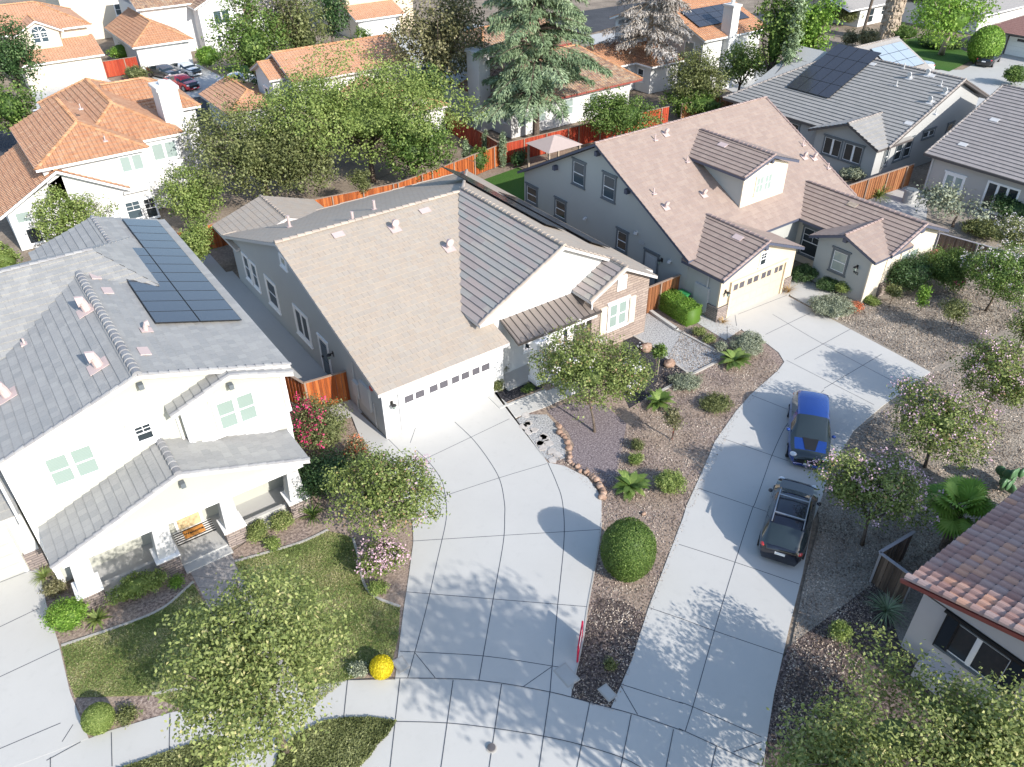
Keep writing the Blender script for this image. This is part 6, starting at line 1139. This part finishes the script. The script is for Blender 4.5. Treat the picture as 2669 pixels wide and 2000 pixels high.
# gazebo
T = thing('gazebo', 'tan canopy gazebo on wooden posts before the red fence', 'gazebo', (28.4,23.1,0)); x0, x1, y0, y1 = 26.6, 30.2, 21.5, 24.7; cn = plain('tan canopy', (.42,.34,.31), .9)
m_ = MB(); A = [(x0,y0,2.3),(x1,y0,2.3),(x1,y1,2.3),(x0,y1,2.3)]; m_.add(A+[(28.4,23.1,3.05)], [(0,1,4),(1,2,4),(2,3,4),(3,0,4),(3,2,1,0)]); m_.build('canopy', cn, T); m_ = MB()
for x in (x0+.2,x1-.2):
    for y in (y0+.2,y1-.2): m_.box((x-.07,y-.07,0),(x+.07,y+.07,2.3))
m_.each('post', M['barkpale'], T)
# ------------------------------------------------------------------ cars
tyre = plain('tyre', (.015,.015,.016), .8); rim = plain('alloy', (.45,.46,.48), .3, .8); cglass = plain('car glass', (.02,.03,.035), .05, 0, .7, .3); lampw = plain('head lamp', (.6,.62,.65), .12, 0, .8, 1); lampr = plain('tail lamp', (.4,.02,.02), .2, 0, .6, 1)
def pcar(c, name='car paint'): return plain(name, c, .25, .35, .6, 1)
def car(name, label, cx, cy, ang, paint, L=4.7, W=1.84, H=1.62, wagon=True, rails=False, stripe=False, cat='car', bed=False):
    """lofted shell: lower body, shoulder and glasshouse; x forward"""
    T = thing(name, label, cat, (cx, cy, 0)); ca, sa = math.cos(ang), math.sin(ang); tr = lambda p: (cx+p[0]*ca-p[1]*sa, cy+p[0]*sa+p[1]*ca, p[2]); h = L/2
    belt = [(-h,.72),(-h+.06,.95),(-h+.5,1.02),(-.6,.98),(.75,.96),(h-1.1,.93),(h-.35,.82),(h-.05,.66),(h,.5)] ; xs = np.array([-h,-h+.05,-h+.18,-h+.45,-h+.75,-h+1.1,-1.0,-.6,-.1,.3,.62,.95,1.3,h-.75,h-.4,h-.15,h-.03,h])
    bz = np.interp(xs, [q[0] for q in belt], [q[1] for q in belt])
    if wagon: rz = np.interp(xs, [-h+.1,-h+.5,-h+.9,-.3,.35,1.2], [1.0,H-.2,H-.03,H,H-.06,.98])
    elif bed: rz = np.interp(xs, [-.75,-.45,.3,1.2], [1.0,H,H,.98])
    else: rz = np.interp(xs, [-h+.45,-.9,-.2,.3,1.25], [1.02,H-.1,H,H-.04,.98])
    inside = rz > bz+.03; rz = np.where(inside & (xs < 1.3), rz, bz+.03); wb = W/2*np.interp(xs, [-h,-h+.25,-h+.8,h-.9,h-.3,h], [.78,.93,1,1,.93,.72]); rows = []
    for x, b, r_, w2, ins in zip(xs, bz, rz, wb, inside):
        wr = w2*.74 if ins else w2*.72; rows.append([(x,w2*.9,.24),(x,w2,.42),(x,w2*1.0,b*.75),(x,w2*.95,b),(x,wr*1.03,b+(r_-b)*.9),(x,wr*.86,r_),(x,0,r_+.025)])
    V = []; K = 13
    for r_ in rows: V += [tr(p) for p in r_]+[tr((p[0],-p[1],p[2])) for p in r_[-2::-1]]
    body = MB(); gl = MB(); body.v = list(V); gl.v = list(V)
    for i in range(len(xs)-1):
        for k in range(K-1):
            f = [i*K+k, (i+1)*K+k, (i+1)*K+k+1, i*K+k+1]; cab = inside[i] or inside[i+1]; sidew = k in (3, 8) and cab and not (i in (8,)); dz = abs(rz[i+1]-rz[i])/(xs[i+1]-xs[i]); top = k in (4,5,6,7) and cab and dz > .44
            tg = gl if (sidew or top) else body; tg.f.append(f); tg.m.append(0); tg.uv.append([(0,0)]*4)
    for i in (0, len(xs)-1): body.f.append([i*K+k for k in range(K)]); body.m.append(0); body.uv.append([(0,0)]*K)
    B = body.build('body', paint, T, smooth=True); gl.build('glass', cglass, T, smooth=True)
    for sx in (h-.85, -h+.9):
        for sy in (-1, 1):
            m_ = MB(); m_.tube([tr((sx, sy*(W/2-.2), .34)), tr((sx, sy*(W/2+.012), .34))], [.34,.34], 20); Wl = m_.build('wheel', tyre, T); m_ = MB(); m_.tube([tr((sx, sy*(W/2-.1), .34)), tr((sx, sy*(W/2+.022), .34))], [.22,.22], 14); m_.build('rim', rim, Wl)
    def bx_(n, mt, x0, x1, y0, y1, z0, z1, par=T):
        m_ = MB(); v = [tr(p) for p in ((x0,y0,z0),(x1,y0,z0),(x1,y1,z0),(x0,y1,z0),(x0,y0,z1),(x1,y0,z1),(x1,y1,z1),(x0,y1,z1))]; m_.add(v, [(3,2,1,0),(4,5,6,7),(0,1,5,4),(1,2,6,5),(2,3,7,6),(3,0,4,7)]); return m_.build(n, mt, par)
    for s in (-1, 1):
        m_ = MB(); m_.ell(tr((h-.2, s*W*.37, .7)), (.17,.17,.09), 10, 6); m_.build('headlight', lampw, T, smooth=True); m_ = MB(); m_.ell(tr((-h+.14, s*W*.38, .86)), (.13,.13,.1), 10, 6); m_.build('taillight', lampr, T, smooth=True)
        m_ = MB(); m_.ell(tr((.85, s*(W/2+.08), 1.0)), (.1,.1,.08), 8, 5); m_.build('wing_mirror', paint, T, smooth=True)
        if rails: bx_('roof_rail', rim, -1.6, .35, s*.6-.02, s*.6+.02, H+.0, H+.07)
    if rails:
        for x in (-1.1, .0): bx_('crossbar', rim, x-.03, x+.03, -.6, .6, H+.05, H+.09)
    bx_('grille', M['black'], h-.06, h+.015, -.5, .5, .42, .62); bx_('number_plate', M['trimw'], h, h+.025, -.2, .2, .33, .43); bx_('number_plate', M['trimw'], -h-.02, -h+.04, -.2, .2, .62, .74)
    if stripe:
        zb_ = lambda x: float(np.interp(x, xs, bz))+.065; m_ = MB(); m_.add([tr((1.25,-.36,zb_(1.25))), tr((1.25,.36,zb_(1.25))), tr((h-.42,.22,zb_(h-.42))), tr((h-.42,-.22,zb_(h-.42)))], [(0,1,2,3)]); m_.build('bonnet_stripe', M['black'], T)
    return T
car('station_wagon', 'blue station wagon with black bonnet stripe facing down the driveway', 16.35, -12.0, R_(217), pcar((.01,.05,.26)), 4.85, 1.87, 1.66, stripe=True)
car('sport_utility_car', 'black wagon with silver roof bars parked nose-up behind the blue one', 10.85, -15.2, R_(29), pcar((.008,.009,.02)), 4.65, 1.83, 1.6, rails=True)
car('parked_car', 'red sedan at the kerb beyond the orange roof', 10.9, 68.3, R_(-72), pcar((.5,.01,.025)), 4.6, 1.8, 1.42, wagon=False)
car('parked_car', 'dark grey car before the white garage door', 10.6, 74.3, R_(-70), pcar((.12,.12,.13)), 4.6, 1.8, 1.42, wagon=False); car('parked_car', 'white car beside the grey one before the garage door', 13.0, 74.0, R_(-72), pcar((.75,.75,.73)), 4.6, 1.8, 1.42, wagon=False)
car('parked_car', 'silver car half under the broad green tree', 16.3, 65.2, R_(10), pcar((.5,.52,.54)), 4.5, 1.8, 1.45, wagon=False); car('parked_car', 'white car in the street beyond the brownish-green tree', 51.5, 68.8, R_(-8), pcar((.75,.75,.75)), 4.6, 1.8, 1.5)
car('parked_car', 'blue-grey car beside the peach roof by the curved drive', 35.5, 54.5, R_(-60), pcar((.18,.24,.33)), 4.6, 1.8, 1.45, wagon=False)
car('parked_car', 'black sedan before the red-brown roofed garage', 91.0, 19.3, R_(15), pcar((.01,.011,.013)), 4.9, 1.9, 1.45, wagon=False); car('pickup', 'white pickup with blue load by the shingle-roofed house', 80.5, 23.0, R_(140), pcar((.6,.63,.66)), 5.2, 1.9, 1.75, cat='pickup', wagon=False, bed=True)
# ------------------------------------------------------------------ small things
T = thing('wheelie_bin', 'green wheelie bin against the greige house wall behind the hedge', 'bin', (20.4,.35,0)); gb = plain('green plastic', (.03,.22,.07), .5); m_ = MB(); m_.prism([(20.12,.05,.08),(20.68,.05,.08),(20.68,.65,.08),(20.12,.65,.08)], (0,0,.92)); m_.build('body', gb, T); m_ = MB(); m_.box((20.05,-.02,1.0),(20.75,.72,1.08)); m_.build('lid', gb, T)
p = at(1962,437); T = thing('air_conditioner', 'grey air conditioning unit on the patio of the warm grey house', 'air conditioner', p); m_ = MB(); m_.cyl((p[0],p[1],0), .48, 1.0, 18); m_.build('body', M['greywall'], T); m_ = MB(); m_.cyl((p[0],p[1],1.0), .4, .05, 16); m_.build('fan_grille', M['trimgrey'], T)
p = at(1062,1618); T = thing('bollard_lamp', 'small round dark cap with pale collar set in the paving joint', 'cap', p); m_ = MB(); m_.cyl((p[0],p[1],.02), .17, .03, 20); m_.build('collar', M['curb'], T); m_ = MB(); m_.cyl((p[0],p[1],.05), .13, .06, 20); m_.build('cap', plain('grey cap', (.12,.11,.11), .5), T)
for x, y, w_2, h2, lb in ((866,1437,.22,.3,'pale utility cover at the left foot of the first driveway'),(1224,1460,.28,.42,'large utility cover at the right foot of the first driveway'),(1312,1498,.2,.3,'utility cover in the bark between the driveways')):
    p = at(x, y); T = thing('utility_cover', lb, 'cover', p); m_ = MB(); m_.box((p[0]-w_2,p[1]-h2,.0),(p[0]+w_2,p[1]+h2,.045)); m_.build('frame', M['curb'], T); m_ = MB(); m_.box((p[0]-w_2+.05,p[1]-h2+.05,.04),(p[0]+w_2-.05,p[1]+h2-.05,.055)); m_.build('lid', M['utility'], T)
a, b = at(1247,1432), at(1256,1378); T = thing('sign', 'folding white sign with red frame standing at the driveway edge', 'sign', (a+b)/2); m_ = MB(); rd = plain('crimson frame', (.5,.01,.05), .5)
for q in (a, b): m_.bar(q, q+[0,0,.95], .05, .05)
m_.bar(a+[0,0,.95], b+[0,0,.95], .05, .05); m_.bar(a+[0,0,.2], b+[0,0,.2], .05, .05); m_.build('frame', rd, T); m_ = MB(); m_.bar(a+[0,0,.58], b+[0,0,.58], .02, .66); m_.build('panel', M['trimw'], T)
T = thing('utility_pole', 'leaning brown utility pole at the top right', 'pole', (89.6,35.5,0)); m_ = MB(); m_.tube([(89.6,35.5,0),(90.2,35.2,11)], [.2,.15], 8); m_.build('pole', M['bark'], T)
wr = MB(); wr.tube([(90.2,35.2,9.6),(99,22,8.6),(108,8,8.9)], [.05]*3, 5); meta(wr.build('power_line', M['black'], None), 'sagging black power line crossing the top right corner', 'cable')
for i, (dx, dy, lb) in enumerate(((9.75,.1,'black wrought iron chair nearest the white porch column'),(10.45,.35,'black wrought iron chair by the front door'))):
    T = thing('iron_chair', lb, 'chair', (dx,dy,.1), 'iron chairs on the porch')
    for sx in (-.2,.2):
        for sy in (-.2,.2): m_ = MB(); m_.tube([(dx+sx,dy+sy,.1),(dx+sx*.9,dy+sy*.9,.53)], [.015]*2, 5); m_.build('leg', M['iron'], T)
    m_ = MB(); m_.cyl((dx,dy,.53), .24, .03, 14); m_.build('seat', M['iron'], T); m_ = MB(); q = [(dx+.24*math.cos(t*math.pi/8), dy+.2, .56+.48*math.sin(t*math.pi/8)) for t in range(9)]; m_.tube(q, [.018]*9, 5)
    for t in range(1, 8, 2): m_.tube([q[t], (dx+(q[t][0]-dx)*.4, dy+.2, .56)], [.01]*2, 4)
    m_.build('backrest', M['iron'], T)
rk = random.Random(9); path_ = smooth(V2((238,20),(270,90),(300,140),(300,200),(330,245),(400,285),(440,320),(480,370),(492,430)), 7)
for k, (x, y) in enumerate(path_[::2]):
    p = at(x+rk.uniform(-3,3), y+rk.uniform(-3,3)); m_ = MB(); r_ = rk.uniform(.1,.19); m_.ell((p[0],p[1],r_*.45), (r_,r_*rk.uniform(.7,1.2),r_*.75), 8, 6, 0, .13, rk); meta(m_.build('garden_rock', M['rock'], None, smooth=True), 'rounded brown rock in the row edging the mauve gravel', 'rock', 'rocks edging the mauve gravel')
for x, y, r_, lb in ((1396,757,.42,'tan boulder on the dark gravel near the stone gable'),(1446,790,.36,'tan boulder beside the pale edging'),(1300,1076,.2,'orange-brown rock at the tip of the rock row'),(1390,1112,.12,'small pale rock above the clipped dome')):
    p = at(x, y); m_ = MB(); m_.ell((p[0],p[1],r_*.4), (r_,r_*.8,r_*.65), 10, 7, 0, .12, rk); meta(m_.build('boulder', M['rock'], None, smooth=True), lb, 'rock')
for k in range(16):
    x, y = rk.choice(path_); p = at(1135+k*4.2+rk.uniform(-14,14), 905+k*5.4+rk.uniform(-9,9)); a0 = rk.uniform(0,6); n_ = 6; m_ = MB(); m_.prism([(p[0]+rk.uniform(.16,.27)*math.cos(a0+i*6.283/n_), p[1]+rk.uniform(.16,.27)*math.sin(a0+i*6.283/n_), .035) for i in range(n_)], (0,0,-.04)); meta(m_.build('flagstone', M['flag'], None), 'irregular pale flagstone in the gravel beside the first driveway', 'flagstone', 'flagstones beside the driveway')
